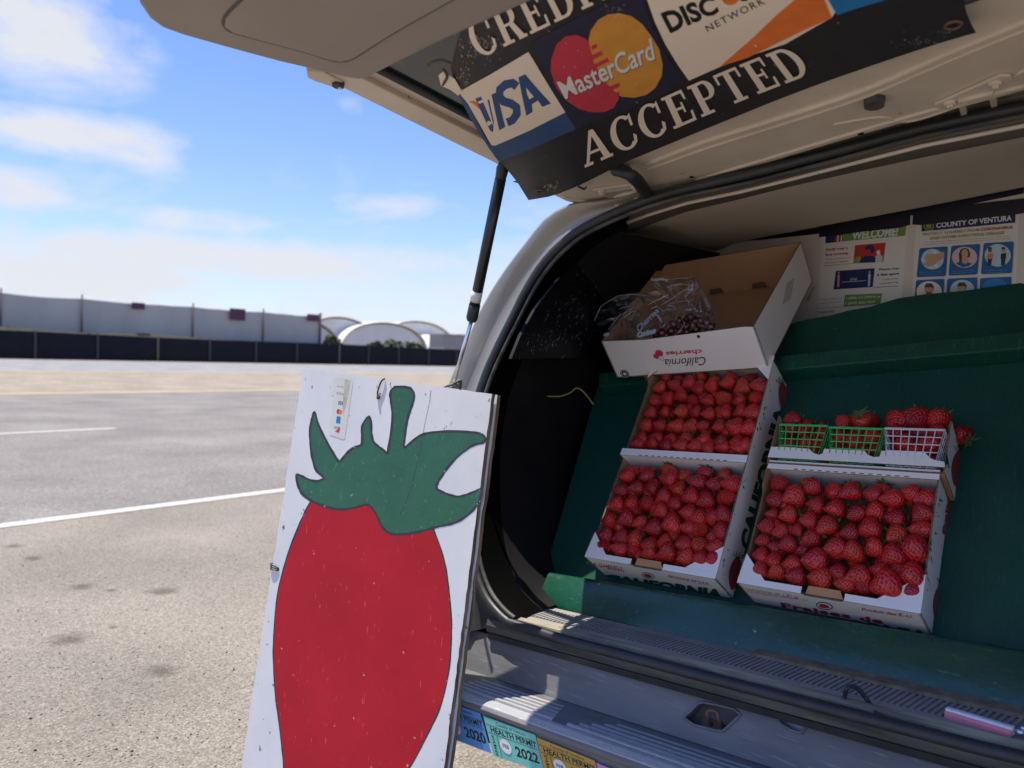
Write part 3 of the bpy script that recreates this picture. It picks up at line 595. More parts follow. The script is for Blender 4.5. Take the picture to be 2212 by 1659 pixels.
# inner pillar trim and dark interior
_c = next(i for i, p in enumerate(Ss) if p.x < -1.20); SsL = Ss[_c:]
tA = SsL; tB = [inw(p,.016,.05) for p in SsL]; tC = [inw(p,.014,.12) for p in SsL]
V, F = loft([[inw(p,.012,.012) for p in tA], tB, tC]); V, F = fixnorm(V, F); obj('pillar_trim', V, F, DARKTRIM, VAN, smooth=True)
def deep(p, f):  # interior wall runs forwards
    q = inw(p,(-.01 if f < .6 else -.08),.10+f*.8); 
    if q.z > 1.80: q.z = 1.80+(q.z-1.80)*.5
    return q
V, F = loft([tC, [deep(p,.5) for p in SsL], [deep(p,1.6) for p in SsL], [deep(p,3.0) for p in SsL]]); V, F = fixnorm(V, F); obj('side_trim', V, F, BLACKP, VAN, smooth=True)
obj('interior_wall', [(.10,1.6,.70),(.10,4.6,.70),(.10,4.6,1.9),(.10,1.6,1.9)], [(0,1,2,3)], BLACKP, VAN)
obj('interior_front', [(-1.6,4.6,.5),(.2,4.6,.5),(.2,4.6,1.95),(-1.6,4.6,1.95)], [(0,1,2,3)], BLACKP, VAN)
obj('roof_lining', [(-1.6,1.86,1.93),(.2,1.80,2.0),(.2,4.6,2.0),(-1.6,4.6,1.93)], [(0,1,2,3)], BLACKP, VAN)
obj('load_floor', [(-1.6,1.6,zz(-1.6,.66)),(.2,1.6,zz(.2,.66)),(.2,4.6,zz(.2,.66)),(-1.6,4.6,zz(-1.6,.66))], [(0,1,2,3)], mat('floor_carpet',(.035,.033,.032),.95,bump=(300,.3,.002)), VAN)
# moulded ridges low in the side trim (left wall)
for k in range(6):
    a = hit(1110, 1100+k*16.5, (-1.50,1.9,1), Vector((1,.10,0))); b = hit(1200, 1086+k*16.5, (-1.50,1.9,1), Vector((1,.10,0)))
    tube('trim_ridge', [a, b], .0035, BLACKP, VAN, seg=6)
qg = [(1258,556),(1300,552),(1392,562),(1372,640),(1335,720),(1318,772),(1105,775),(1125,725),(1155,670),(1205,605)]
QN = Vector((1,.28,0)).normalized(); QP = Vector((-1.36,1.95,1.5))
QO = slabobj('quarter_window', [hit(u,v,QP,QN) for u,v in qg], -QN if QN.dot(CAM-QP) < 0 else QN, .008, mat('filmed_glass',(.002,.003,.006),.4,spec=.06), VAN)
mbf = MB(); rq = random.Random(21)
for i in range(190):
    t = rq.random(); u = 1290-130*t+rq.gauss(0,22)+rq.choice([0,0,55]); v = 575+175*t+rq.gauss(0,16); L_ = rq.choice([1.2,2,3,6])*rq.uniform(.6,1.3); an = R_(-62+rq.gauss(0,16)); ww = rq.uniform(.25,.8)
    dx, dy = L_*math.cos(an), L_*math.sin(an); ps = [(u-dx,v-dy),(u+ww,v),(u+dx,v+dy),(u-ww,v)]
    P3 = [hit(a,b,QP,QN)+(QN if QN.dot(CAM-QP)>0 else -QN)*.0012 for a,b in ps]; mbf.add(P3, [(0,1,2,3)])
fo = mbf.build('film_scratches', mat('scratched_film_edge',(.34,.38,.42),.4), VAN); fo['kind'] = 'stuff'
# headliner
hl_near = [(1351,507),(1400,487),(1481,458),(1600,430),(1700,405),(1850,371),(2000,339),(2212,296),(2330,274)]
hl_far = [(1353,509),(1450,526),(1547,543),(1590,524),(1680,506),(1770,489),(2000,446),(2212,404),(2330,380)]
rn_, rf_ = [[hitZ(u,v,1.80) for u,v in a] for a in (hl_near, hl_far)]
rm_ = [a.lerp(b,.5)+Vector((0,0,.012)) for a,b in zip(rn_,rf_)]
V, F = loft([rn_, [a.lerp(b,.25)+Vector((0,0,.008)) for a,b in zip(rn_,rf_)], rm_, [a.lerp(b,.8)+Vector((0,0,.008)) for a,b in zip(rn_,rf_)], rf_]); V, F = fixnorm(V, F)
HLN = obj('headliner', V, F, HEADL, VAN, smooth=True)
# trim between seal and headliner along the top
top_seal = [inw(lp(u,v),.014,.012) for u,v in [(1351,452),(1400,434),(1481,410),(1600,384),(1700,358),(1850,318),(2000,278),(2212,236),(2330,210)]]
mid_ = [a.lerp(b,.55)+Vector((0,.0,-.012)) for a,b in zip(top_seal, rn_)]
V, F = loft([top_seal, [a.lerp(b,.22)+Vector((0,-.005,-.006)) for a,b in zip(top_seal, rn_)], mid_, rn_]); V, F = fixnorm(V, F); obj('header_trim', V, F, mat('brown_header_trim',(.12,.098,.078),.55,var=(6,(.09,.073,.06),.3),bump=(120,.1,.001)), VAN, smooth=True)
tube('header_lip', [a.lerp(b,.24)+Vector((0,-.008,-.010)) for a,b in zip(top_seal, rn_)], .005, VANIN, VAN)

# sill, strip, recess and bumper
vext('sill_base', [(1.50,.66),(1.50,.700),(1.53,.704),(1.66,.704),(1.66,.66)], -1.262, .1, SILLP, VAN)
SP = vext('sill_plate', [(1.527,.700),(1.530,.7075),(1.536,.7085),(1.550,.7085),(1.550,.706),(1.640,.706),(1.640,.700)], -1.255, .1, SILLP, VAN)
x = -1.235; k = 0; rib = None
while x < .06:
    if rib is None:
        c = [(0,0),(.006,0),(.004,.075),(-.002,.080)]
        V = [(a,b,0) for a,b in c]+[(a+.0007,b*.99,.0042) for a,b in c]
        me = bpy.data.meshes.new('rib'); me.from_pydata(V, [], BOXF); me.materials.append(SILLP); rib = me
    o = bpy.data.objects.new('rib', rib); COL.objects.link(o); o.parent = SP; o.location = Vector((x, 1.554, zz(x,.7055)))-WL[SP]; o.rotation_euler = (0, -math.atan(TH), -.18)
    x += .0115; k += 1
vext('sill_strip', [(1.495,.700),(1.497,.712),(1.512,.715),(1.520,.708),(1.524,.700)], -1.285, .1, CREAMR, VAN, 1)
vext('bottom_seal', [(1.472,.672),(1.468,.690),(1.474,.704),(1.484,.709),(1.494,.706),(1.500,.690),(1.500,.670),(1.488,.662)], -1.30, .1, RUBBERD, VAN, 1)
vext('seal_carrier', [(1.478,.652),(1.474,.668),(1.500,.668),(1.500,.650)], -1.30, .1, RUBBER, VAN, 1)
# recess panel with two openings
fy0, fZ0, fy1, fZ1 = 1.492, .655, 1.455, .566
FN = Vector((0, -(fZ0-fZ1), (fy0-fy1))).normalized(); FP = Vector((-1.2, fy0, zz(-1.2,fZ0)))
e1v = Vector((1,0,TH)).normalized(); e2v = Vector((0, fy1-fy0, fZ1-fZ0)); e2v = (e2v-e1v*e1v.dot(e2v)).normalized(); FN = e1v.cross(e2v); FN = FN if FN.y < 0 else -FN
def fpx(u, v): return hit(u, v, FP, FN)
def f2(p): q = p-FP; return (q.dot(e1v), q.dot(e2v))
def f3(a, b, lift=0): return FP + e1v*a + e2v*b + FN*lift
Lf = math.hypot(fy0-fy1, fZ0-fZ1)
hole1 = [f2(fpx(*p)) for p in [(1476,1550),(1490,1538),(1508,1520),(1520,1517),(1560,1525),(1586,1532),(1600,1543),(1592,1552),(1562,1580),(1545,1578),(1500,1566)]]
hole2 = [f2(fpx(*p)) for p in [(1672,1530),(1700,1537),(1742,1548),(1741,1570),(1732,1583),(1712,1578),(1690,1566),(1676,1550)]]
hole1 = [(a, min(b, Lf-.004)) for a, b in hole1]; hole2 = [(a, min(b, Lf-.004)) for a, b in hole2]
outl = [(-.42,0),(1.3,0),(1.3,Lf),(-.42,Lf)]
tri = tessellate_polygon([[Vector((*p,0)) for p in outl],[Vector((*p,0)) for p in reversed(hole1)],[Vector((*p,0)) for p in reversed(hole2)]])
allp = outl+list(reversed(hole1))+list(reversed(hole2)); V = [f3(a,b) for a,b in allp]; F = []
for t in tri:
    a,b,c = t; F.append((a,b,c) if (V[b]-V[a]).cross(V[c]-V[a]).dot(FN) > 0 else (a,c,b))
obj('recess_panel', V, F, GREYP, VAN)
for hl, m_, dp in ((hole1, mat('dusty_latch_metal',(.15,.145,.135),.6,var=(20,(.09,.085,.08),.3)), .035), (hole2, VANP, .014)):
    n = len(hl); V = [f3(a,b) for a,b in hl]+[f3(a,b,-dp) for a,b in hl]; F = [(i,(i+1)%n,n+(i+1)%n,n+i) for i in range(n)]+[tuple(range(n,2*n))]; V, F = fixnorm(V, F); obj('latch_pocket', V, F, m_, VAN)
    V, F = tube_geo([f3(a,b,.001) for a,b in hl]+[f3(*hl[0],.001)], .0032, 6, False); obj('pocket_rim', V, F, GREYP, VAN, smooth=True)
lc = fpx(1541, 1552); a_, b_ = f2(lc)
tube('door_striker', spline([f3(a_-.014,b_+.016,-.03),f3(a_-.013,b_+.002,.0),f3(a_-.010,b_-.012,.006),f3(a_+.008,b_-.014,.006),f3(a_+.012,b_,.0),f3(a_+.014,b_+.014,-.03)],4), .0042, RUST, VAN)
slabobj('striker_plate', [f3(a_-.035,b_+.004,-.026),f3(a_+.035,b_+.008,-.026),f3(a_+.03,b_+.026,-.022),f3(a_-.035,b_+.022,-.022)], FN, .004, RUST, VAN)
a2, b2 = f2(fpx(1717,1549))
V, F = tube_geo([f3(a2,b2,-.004), f3(a2,b2,-.012)], .013, 16); obj('round_grommet', V, F, GREYL, VAN, smooth=False)
V, F = tube_geo([f3(a2,b2,-.002), f3(a2,b2,-.0045)], .008, 16); obj('grommet_hole', V, F, BLACKP, VAN)
# bumper
def bxo(x): # the bumper end curves forwards on the left
    t = max(0, (-1.25-x)/.42); return .22*t*t
rows = []; bp_ = [(1.470,.52),(1.462,.562),(1.452,.566),(1.440,.566),(1.362,.560),(1.350,.558),(1.340,.552),(1.334,.544),(1.335,.536),(1.341,.530),(1.340,.50),(1.344,.468),(1.352,.460),(1.40,.455),(1.47,.455)]
xs = [-1.68,-1.64,-1.58,-1.5,-1.42,-1.34,-1.28,-1.22,-1.1,-.9,-.7,-.5,-.3,-.1,.1,.3]
for x in xs: rows.append([Vector((x, y+(bxo(x)), zz(x,Z))) for y, Z in bp_])
V, F = loft(rows, True); n = len(bp_); F += [tuple(range(n)), tuple((len(xs)-1)*n+k for k in range(n))]; V, F = fixnorm(V, F); BMP = obj('rear_bumper', V, F, GREYP, VAN, smooth=True)
m_ = BMP.modifiers.new('e','EDGE_SPLIT'); m_.split_angle = R_(40)
for (x0, x1) in ((-1.30,-1.00),(-.96,-.30)):
    for k in range(5):
        y = 1.366+k*.0155; o0 = x0 + .022*k*(1 if x0 > -1 else .3); o1 = x1-.004*k
        vext('tread_rib', [(y-.0045,.5600),(y-.0030,.5650),(y+.0030,.5656),(y+.0045,.5608)], o0, o1, GREYL, BMP)
vext('worn_lip', [(1.336,.5395),(1.3385,.5525),(1.350,.5600),(1.358,.5612),(1.358,.5590),(1.345,.548),(1.342,.538)], -1.27, .25, GREYL, BMP)
# permit stickers along the bumper face
PS = Surf((-1.2,1.3385,.50), Vector((0,-1,0))); PS.p0 = Vector((-1.2,1.3380,.50)); PS.n = Vector((0.0,-1.0,.0)).normalized()
def sticker(quad, m, year, mon, lab, full=True, sh=0):
    st = poly(PS, 'permit_sticker', quad, m, BMP, cL, label=lab)
    (x0,y0),(x1,y1),(x2,y2),(x3,y3) = quad # TL TR BR BL
    def q(s, t): return ((1-t)*((1-s)*x0+s*x1)+t*((1-s)*x3+s*x2), (1-t)*((1-s)*y0+s*y1)+t*((1-s)*y3+s*y2))
    def tx(s_, a, b, c, d, mm, bold=0): return text(PS, s_, [q(a,d),q(b,d),q(b,c),q(a,c)], mm, BMP, cL, bold=bold)
    tx('County of Ventura', .22,.80,.05,.17, IBLK, .01); tx('HEALTH PERMIT', .08,.97,.22,.37, IBLK, .03); tx(year, .50,.95,.52,.80, IBLK, .03)
    for a in ((0.02,.19,.98,.20),(.02,.40,.98,.41)):
        ribbon(PS, 'rule_line', [q(a[0],a[1]),q(a[2],a[3])], 1.0, IBLK, BMP, cL)
    ribbon(PS, 'rule_line', [q(.18,.42),q(.18,.98)], 1.0, IBLK, BMP, cL)
    for i, ch in enumerate('EXPIRES'): tx(ch, .07,.12,.45+i*.075,.50+i*.075, IBLK, .02)
    c = [q(.32+.11*math.cos(R_(a)), .62+.19*math.sin(R_(a))) for a in range(0,360,18)]; poly(PS, 'month_disc', c, IWHITE, BMP, cL); tx(mon, .26,.38,.57,.67, IBLK, .02)
sticker([(20,1160),(345,1272),(425,1556),(95,1432)], IPERB, '2020', 'FEB.', 'blue permit sticker reading 2020, half hidden by the strawberry sign')
sticker([(368,1288),(735,1424),(800,1690),(440,1572)], ITEAL, '2022', 'FEB', 'teal permit sticker reading 2022')
sticker([(745,1438),(1158,1604),(1215,1830),(805,1692)], IGOLD, '2021', 'FEB', 'gold permit sticker to the right of the teal one')
sticker([(1170,1618),(1560,1770),(1620,1990),(1225,1836)], IMAG, '2019', 'FEB', 'pink permit sticker at the bottom edge')

# ------------------------------------------------------------------ tailgate
GS = .12
def G(x, y, lift=0): return Vector((x, y, 1.83+GS*(1.76-y)+TH*(x+1.2)-lift))
GN = Vector((TH, -GS, -1)).normalized()
hinge_px = [(1140,412),(1175,414),(1200,424),(1222,435),(1245,441),(1300,444),(1400,425),(1500,398),(1650,355),(1800,310),(2000,252),(2120,222),(2212,196),(2330,160)]
he = [hitZ(u,v,1.83,GS) for u,v in hinge_px]
full = [G(-1.310,1.30),G(-1.305,1.46)] + he + [G(-.12,1.74),G(.20,1.76),G(.20,1.40),G(.03,.50),G(-.05,.44),G(-1.25,.44),G(-1.31,.50),G(-1.315,.70)]
gate = obj('tailgate', *(lambda s: (s[0], s[1]))(slab([p+GN*-.028 for p in full], GN, .05)), VANP, VAN)
# header (painted metal above the window, hinge side) and side members
def gslab(name, pts, th_, m, lift, bevel=.004, par=None): return slabobj(name, [Vector(p)+GN*lift for p in pts], GN, th_, m, par or gate, bevel=bevel)
gslab('header_panel', he + [G(.02,1.50),G(.02,1.30),G(-.66,1.36),G(-1.13,1.44),G(-1.19,1.50)], .03, VANIN, .0)
gslab('side_member', [G(-1.310,.89),G(-1.245,.89),G(-1.225,1.44),G(-1.19,1.50),G(-1.19,1.62),G(-1.245,1.60),G(-1.30,1.50)], .03, VANIN, .002)
gslab('side_step', [G(-1.250,.93),G(-1.215,.93),G(-1.190,1.40),G(-1.185,1.46),G(-1.225,1.44)], .03, VANIN, -.010)
gslab('side_member', [G(.03,.89),G(-.03,.89),G(-.04,1.45),G(.03,1.50)], .03, VANIN, .002)
gslab('window_glass', [G(-1.215,.90),G(-.03,.90),G(-.04,1.36),G(-.66,1.42),G(-1.16,1.46),G(-1.195,1.40)], .012, GLASSD, -.012, 0)
tube('window_gasket', [G(-1.205,.92,-.010),G(-1.185,1.38,-.010),G(-1.15,1.445,-.010),G(-.66,1.37,-.008),G(-.04,1.31,-.008)], .010, RUBBER, gate)
# raised ribs and ledges pressed into the header
for (pts, r, m) in (([(1400,352),(1512,308),(1650,264),(1800,216),(1898,180),(2050,112),(2212,45),(2300,10)], .0075, VANIN), ([(1400,366),(1512,324),(1650,280),(1800,232),(1898,196),(2050,130),(2212,64),(2300,30)], .0045, VANIN),
                    ([(1215,424),(1250,432),(1300,434),(1400,415),(1500,388),(1650,344),(1800,299),(2000,240),(2212,184)], .005, VANIN), ([(1800,268),(1900,252),(1960,262),(2060,232),(2140,196),(2212,150)], .003, VANIN)):
    tube('pressed_rib', [p+GN*.0005 for p in spline([hitZ(u,v,1.83,GS) for u,v in pts], 4)], r, m, gate)
def gdisc(name, u, v, r, m, h=.006, par=None):
    c = hitZ(u, v, 1.83, GS); return obj(name, *tube_geo([c+GN*-.002, c+GN*h], [r, r*.92], 20), m, par or gate)
gdisc('rubber_plug', 1889, 213, .0195, RUBBERD, .016); gdisc('small_hole', 1494, 382, .006, BLACKP, .0012); gdisc('small_hole', 1859, 288, .007, BLACKP, .0012)
# hinges
def hinge(c0, c1, drop0, drop1, lab=None):
    a = hitZ(*c0, 1.83, GS); b = hitZ(*c1, 1.83, GS); t = (b-a).normalized(); s = GN.cross(t)
    pl = [a-t*.02+s*.016, a-t*.028, a-t*.02-s*.016, b+t*.02-s*.016, b+t*.028, b+t*.02+s*.016]
    h = gslab('hinge', pl, .006, VANIN, .007, .002)
    for p in (a, b):
        o = obj('bolt', *tube_geo([p+GN*.006, p+GN*.012], [.011,.010], 16), VANIN, gate); o2 = obj('bolt', *tube_geo([p+GN*.012, p+GN*.018], .006, 6), VANIN, gate)
    for (u, v, u2, v2) in (drop0, drop1):
        p = hitZ(u, v, 1.825, GS); q = lp(u2, v2)+Vector((0,.02,0)); d = (q-p)
        obj('hinge_arm', box8(p-t*.006, t*.012, d, Vector((0,.004,.012))), BOXF, VANIN, gate)
    tube('hinge_pin', [hitZ(drop0[0]-4,drop0[1],1.822,GS), hitZ(drop1[0]+6,drop1[1],1.822,GS)], .006, VANIN, gate)
hinge((1300,408),(1372,398), (1332,425,1322,449), (1370,412,1368,436))
hinge((2052,215),(2150,172), (2075,218,2080,250), (2140,198,2146,232))
# rubber loom boot
bp = spline([hitZ(1330,366,1.825,GS), hitZ(1352,372,1.80,GS), hitZ(1376,390,1.79,GS), lp(1396,420)+Vector((0,.01,0))], 9); rr = [.0165 if i % 2 else .0125 for i in range(len(bp))]
obj('loom_boot', *tube_geo(bp, rr, 12), RUBBER, gate, smooth=True)
# plastic trim panel (lower half of the gate, nearest the camera)
tp = [(-1.30,.52),(-1.335,.60),(-1.335,.74),(-1.31,.86)]
def Tpx(u, v): return hitZ(u, v, 1.79, GS)
edge = [(262,-90),(300,10),(322,42),(350,62),(400,80),(500,108),(600,135),(700,158),(745,170),(775,174),(800,168),(850,143),(940,98),(1097,28),(1300,-62),(1700,-235)]
E3 = [Tpx(u,v) for u,v in edge]; rear = [Vector((0.0,.50,0)), Vector((-1.1,.50,0))]
rear = [Vector((p.x,p.y,1.79+GS*(1.76-p.y)+TH*(p.x+1.2))) for p in rear]
full = E3 + [Vector((.02,E3[-1].y,1.79+GS*(1.76-E3[-1].y)+TH*1.22))] + rear
slabobj('trim_panel', full, GN, .045, TRIM, gate, bevel=.012)
tr_in = [Tpx(u,v)+GN*.0008 for u,v in [(590,-60),(520,0),(487,35),(485,55),(505,68),(560,83),(650,107),(710,126),(735,130),(760,125),(800,100),(860,62),(970,0),(1080,-60)]]
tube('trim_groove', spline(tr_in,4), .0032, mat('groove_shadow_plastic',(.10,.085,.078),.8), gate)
slabobj('trim_inset', [p+GN*.003 for p in tr_in], GN, .003, TRIM, gate, bevel=.002)
# outer lip of the gate beyond the trim, and its lower corner block
lip = [Tpx(u,v) for u,v in [(195,-60),(215,-12),(245,8),(285,20),(330,22),(345,30),(318,-30),(290,-90)]]
slabobj('gate_lip', [p-GN*.02 for p in lip], GN, .06, VANIN, gate, bevel=.014)
cb = [hitZ(u,v,1.83,GS) for u,v in [(662,146),(664,162),(680,170),(735,188),(742,172),(700,150)]]
slabobj('corner_block', [p+GN*.006 for p in cb], GN, .035, VANIN, gate, bevel=.003)
gdisc('bump_stop', 731, 176, .013, RUBBERD, .011); gdisc('bolt', 735, 176, .005, STEEL, .015)
# gas strut
sa = G(-1.285,1.45,.03); sb = hit(1019,690,(0,1.54,0),Vector((0,1,0))); sc_ = hit(974,850,(0,1.585,0),Vector((0,1,0))); s0 = hit(1085,368,(0,1.452,0),Vector((0,1,0)))
ST = tube('gas_strut', [s0+(sb-s0)*.05, sb], .0145, mat('strut_black',(.012,.018,.022),.3,spec=.6), VAN, seg=16)
dirn = (sb-s0).normalized()
tube('strut_collar', [sb-dirn*.045, sb-dirn*.004, sb+dirn*.004], [.0158,.0162,.013], RUBBER, ST, seg=16); tube('strut_label', [sb-dirn*.085, sb-dirn*.055], .0148, IWHITE, ST, seg=16)
tube('strut_rod', [sb, sc_], .0058, BRIGHT, ST, seg=12)
tube('strut_joint', [s0-dirn*.030, s0-dirn*.004, s0+dirn*.03], [.009,.016,.013], RUBBER, ST, seg=10)
obj('strut_bracket', box8(s0-dirn*.05-Vector((.012,0,0)), Vector((.024,0,0)), Vector((0,.02,0)), Vector((0,0,.05))), BOXF, STEEL, ST)
tube('strut_foot', [sc_-dirn*.004, sc_+dirn*.03], .012, RUBBER, ST)

# ------------------------------------------------------------------ banner tied under the gate
BP0 = G(-.8, 1.3, .030)
BS = Surf(BP0, GN, bend=lambda p: .012*math.sin(p.x*5+1)+.010*math.sin(p.y*7)+ .045*max(0, (-1.0-p.x))**1.2)
BAN = empty('card_banner', G(-.9,1.3,.05), 'black vinyl banner of payment card logos hung inside the open tailgate', 'banner')
Lpx = [(1142,425),(1118,385),(1095,352),(1071,322),(1050,285),(1030,240),(1008,195),(985,165),(975,130),(985,92),(1000,50),(1010,20)]
Rpx = [(2108,77),(2098,58),(2088,30),(2082,0),(2070,-40),(2055,-80),(2040,-120),(2020,-160),(2000,-200),(1980,-235),(1960,-270),(1940,-300)]
bot = {0:(1142,425)}
def bottom_px(s): # lower edge of the banner as seen
    pts = [(1142,425),(1194,416),(1249,396),(1361,348),(1591,268),(1850,172),(2030,104),(2108,77)]
    u = 1142+(2108-1142)*s
    for a, b in zip(pts, pts[1:]):
        if a[0] <= u <= b[0]+1e-6: return (u, a[1]+(b[1]-a[1])*(u-a[0])/(b[0]-a[0]))
    return pts[-1]
NU = 44; rows = []
for j in range(len(Lpx)):
    row = []
    for i in range(NU+1):
        s = i/NU; t = j/(len(Lpx)-1); bu, bv = bottom_px(s); chord = (425+(77-425)*s)
        off = (bv-chord)*(1-t)
        row.append(BS.at(Lpx[j][0]+(Rpx[j][0]-Lpx[j][0])*s, Lpx[j][1]+(Rpx[j][1]-Lpx[j][1])*s+off, 0))
    rows.append(row)
V, F = loft(rows); n0 = len(V); V2 = [v-BS.n*.0012 for v in V]; F2 = [tuple(reversed([i+n0 for i in f])) for f in F]
obj('vinyl_sheet', V+V2, F+F2, VINYL, BAN, smooth=True)
def BQ(name, pts, m, cv=cA): return poly(BS, name, pts, m, BAN, cv)
BQ('card_panel', [(845,262),(900,225),(1230,75),(1560,-75),(1590,20),(1655,190),(1740,360),(1830,510),(1870,570),(1500,710),(1130,835),(1080,740),(1000,590),(930,450)], INAVY)
# blue surround and white field of the first card
BQ('card_panel', [(345,548),(380,530),(560,905),(1065,710),(1140,835),(880,935),(625,1035),(560,930),(450,740)], IBLUE)
BQ('card_panel', [(355,545),(560,445),(820,310),(880,400),(980,560),(1068,708),(840,815),(600,910),(575,905),(500,760),(420,620)], CREAM)
V_ = [(430,610),(470,580),(500,600),(585,700),(575,565),(600,552),(665,795),(630,805),(585,818),(540,735)]
BQ('lettering', [(468,588),(506,577),(590,775),(586,815),(566,800)], IBLUE); BQ('lettering', [(548,600),(560,597),(592,740),(591,770)], IBLUE)
BQ('lettering', [(425,607),(458,600),(480,612),(500,660),(478,640),(455,620)], IORD)
BQ('lettering', [(575,565),(612,553),(668,782),(628,803)], IBLUE)
def arc(cx,cy,rx,ry,a0,a1,n=8): return [(cx+rx*math.cos(R_(a0+(a1-a0)*i/n)), cy+ry*math.sin(R_(a0+(a1-a0)*i/n))) for i in range(n+1)]
sp = [(745,520),(715,498),(670,505),(632,535),(628,580),(655,612),(705,628),(742,655),(745,700),(715,740),(680,752)]
ribbon(BS, 'lettering', sp, 18, IBLUE, BAN, cA)
BQ('lettering', [(755,462),(800,445),(972,640),(915,660),(885,615),(845,640),(850,690),(808,715)], IBLUE)
BQ('lettering', [(806,528),(858,590),(828,605),(813,570)], CREAM)
# two overlapping discs
BQ('card_disc', [(970,430),(975,350),(1010,265),(1070,220),(1140,212),(1200,235),(1255,290),(1330,380),(1400,480),(1430,560),(1425,640),(1390,700),(1330,725),(1250,720),(1160,690),(1080,630),(1010,540)], IRED)
BQ('card_disc', [(1222,250),(1235,190),(1285,125),(1350,92),(1430,85),(1510,105),(1580,155),(1640,230),(1695,320),(1718,420),(1712,500),(1670,580),(1610,625),(1530,640),(1440,625),(1370,560),(1310,480),(1260,390)], IORA)
for (a,b,c,d) in (((1240,285),(1275,268),(1282,292),(1246,310)),((1225,350),(1310,312),(1322,338),(1232,380)),((1235,408),(1350,360),(1362,384),(1245,432)),((1330,560),(1430,528),(1432,555),(1345,586)),((1375,605),(1430,588),(1428,612),(1392,628))):
    BQ('card_stripe', [a,b,c,d], IRED)
for off, m_ in ((4, INAVY), (0, IWHITE)):
    text(BS, 'MasterCard', [(1070+off,618+off),(1670+off,385+off),(1640+off,240+off),(1010+off,500+off)], m_, BAN, cA, bold=.018)
# third card
BQ('card_panel', [(1612,0),(2140,-250),(2640,-420),(2960,-60),(2850,120),(2540,310),(2300,390),(2110,455),(1893,545),(1820,430),(1735,285),(1665,140)], CREAM)
poly(BS, 'card_panel', [(175,455),(400,255),(560,95),(670,0),(800,-120),(880,0),(926,122),(780,190),(560,302),(360,402),(230,440)], IORD, BAN, cB)
text(BS, 'DISC', [(1770,218),(2100,85),(2050,-30),(1700,85)], IBLK, BAN, cA, bold=.04)
BQ('card_ball', ell(2175,-18,62,52,-20), IORD)
text(BS, 'OVER', [(2235,25),(2520,-90),(2470,-200),(2175,-85)], IBLK, BAN, cA, bold=.04)
text(BS, 'NETWORK', [(95,212),(480,22),(455,-22),(73,172)], IBLK, BAN, cB, bold=.004, sp=1.25)
poly(BS, 'card_panel', [(905,0),(850,-120),(1300,-260),(1420,-60),(1240,0),(1090,50),(960,100)], ISKY, BAN, cB)
serif(BS, 'ACCEPTED', [(1264,357),(1757,172),(1708,101),(1248,282)], CREAM, BAN)
serif(BS, 'CREDIT', [(1035,110),(1340,-15),(1300,-75),(1002,42)], CREAM, BAN)
serif(BS, 'CARD', [(1420,-45),(1680,-150),(1640,-215),(1385,-112)], CREAM, BAN)
rw = random.Random(31)
for (cu, cv_, su, sv, n_, an0) in ((1040,85,42,22,70,70),(1005,150,14,30,40,60),(1985,95,40,7,60,-25),(2040,70,20,5,25,-20),(1190,395,14,8,26,80),(1330,20,24,20,26,60),(1300,150,90,70,26,60)):
    V2 = []; F2 = []
    for i in range(n_):
        u = cu+rw.gauss(0,su*.6); v = cv_+rw.gauss(0,sv*.6); L_ = rw.uniform(.6,3.2); an = R_(an0+rw.gauss(0,14)); dx, dy = L_*math.cos(an), L_*math.sin(an); q = rw.uniform(.25,.7); k = len(V2)
        V2 += [(u-dx,v-dy),(u+q,v),(u+dx,v+dy),(u-q,v)]; F2.append((k,k+1,k+2,k+3))
    l = BS.nxt()+.0004; P3 = [BS.at(a,b,l) for a,b in V2]; o = obj('cracked_print', P3, F2, CREAM, BAN); o['kind'] = 'stuff'
# eyelets, tie cords
for (u, v) in ((2059,57),(1168,405)):
    c = BS.at(u, v, .001); ex = BS.n.orthogonal().normalized(); ey = BS.n.cross(ex)
    V, F = tube_geo([c+(ex*math.cos(a)+ey*math.sin(a))*.011 for a in [2*math.pi*i/16 for i in range(17)]], .0028, 6, False); obj('eyelet', V, F, RUST, BAN, smooth=True)
tube('tie_cord', spline([BS.at(975,118,.002), BS.at(955,110,.004), BS.at(935,118,.0), hitZ(925,140,1.81,GS)],5), .0022, ROPE, BAN)
tube('tie_cord', spline([BS.at(960,128,.004), BS.at(968,140,.006), BS.at(958,160,.002)],5), .0028, ROPE, BAN)
tube('tie_cord', spline([BS.at(1249,396,.001), BS.at(1262,399,.004), hitZ(1266,404,1.82,GS)],5), .003, RUBBER, BAN)
pl_ = [(949,140),(960,132),(985,148),(1000,172),(992,180),(975,168),(955,160)]
poly(BS, 'torn_edge', pl_, CREAM, BAN)

# ------------------------------------------------------------------ display rack (green boards)
s55 = R_(55); rl = R_(3.2); E1 = Vector((math.cos(rl),0,math.sin(rl))); E2 = Vector((0,math.cos(s55),math.sin(s55))); E2 = (E2-E1*E1.dot(E2)).normalized(); EN = E1.cross(E2)
BO = Vector((-1.2,1.715,.70))
def BF(a, b, h=0): return BO + E1*a + E2*b + EN*h
def bpx(u, v, h=0): q = hit(u, v, BO+EN*h, EN)-BO; return (q.dot(E1), q.dot(E2))
RACK = empty('display_rack', BF(.5,-.02), 'green painted plywood display rack leaning inside the van, holding the fruit', 'display rack')
def bslab(name, pts, th_, m, par, bevel=.002, **kw): return slabobj(name, [BF(*p) for p in pts], EN, th_, m, par, bevel=bevel, **kw)
lb_ = [bpx(1158,1306,-.03), bpx(1230,1050,-.03), bpx(1290,836,-.03)]
bslab('lower_board', [(lb_[0][0],-.03,-.03),(1.28,-.05,-.03),(1.28,.86,-.03),(.5,.80,-.03),(*lb_[2],-.03),(*lb_[1],-.03)], .018, [GREENB,GREENB], RACK)
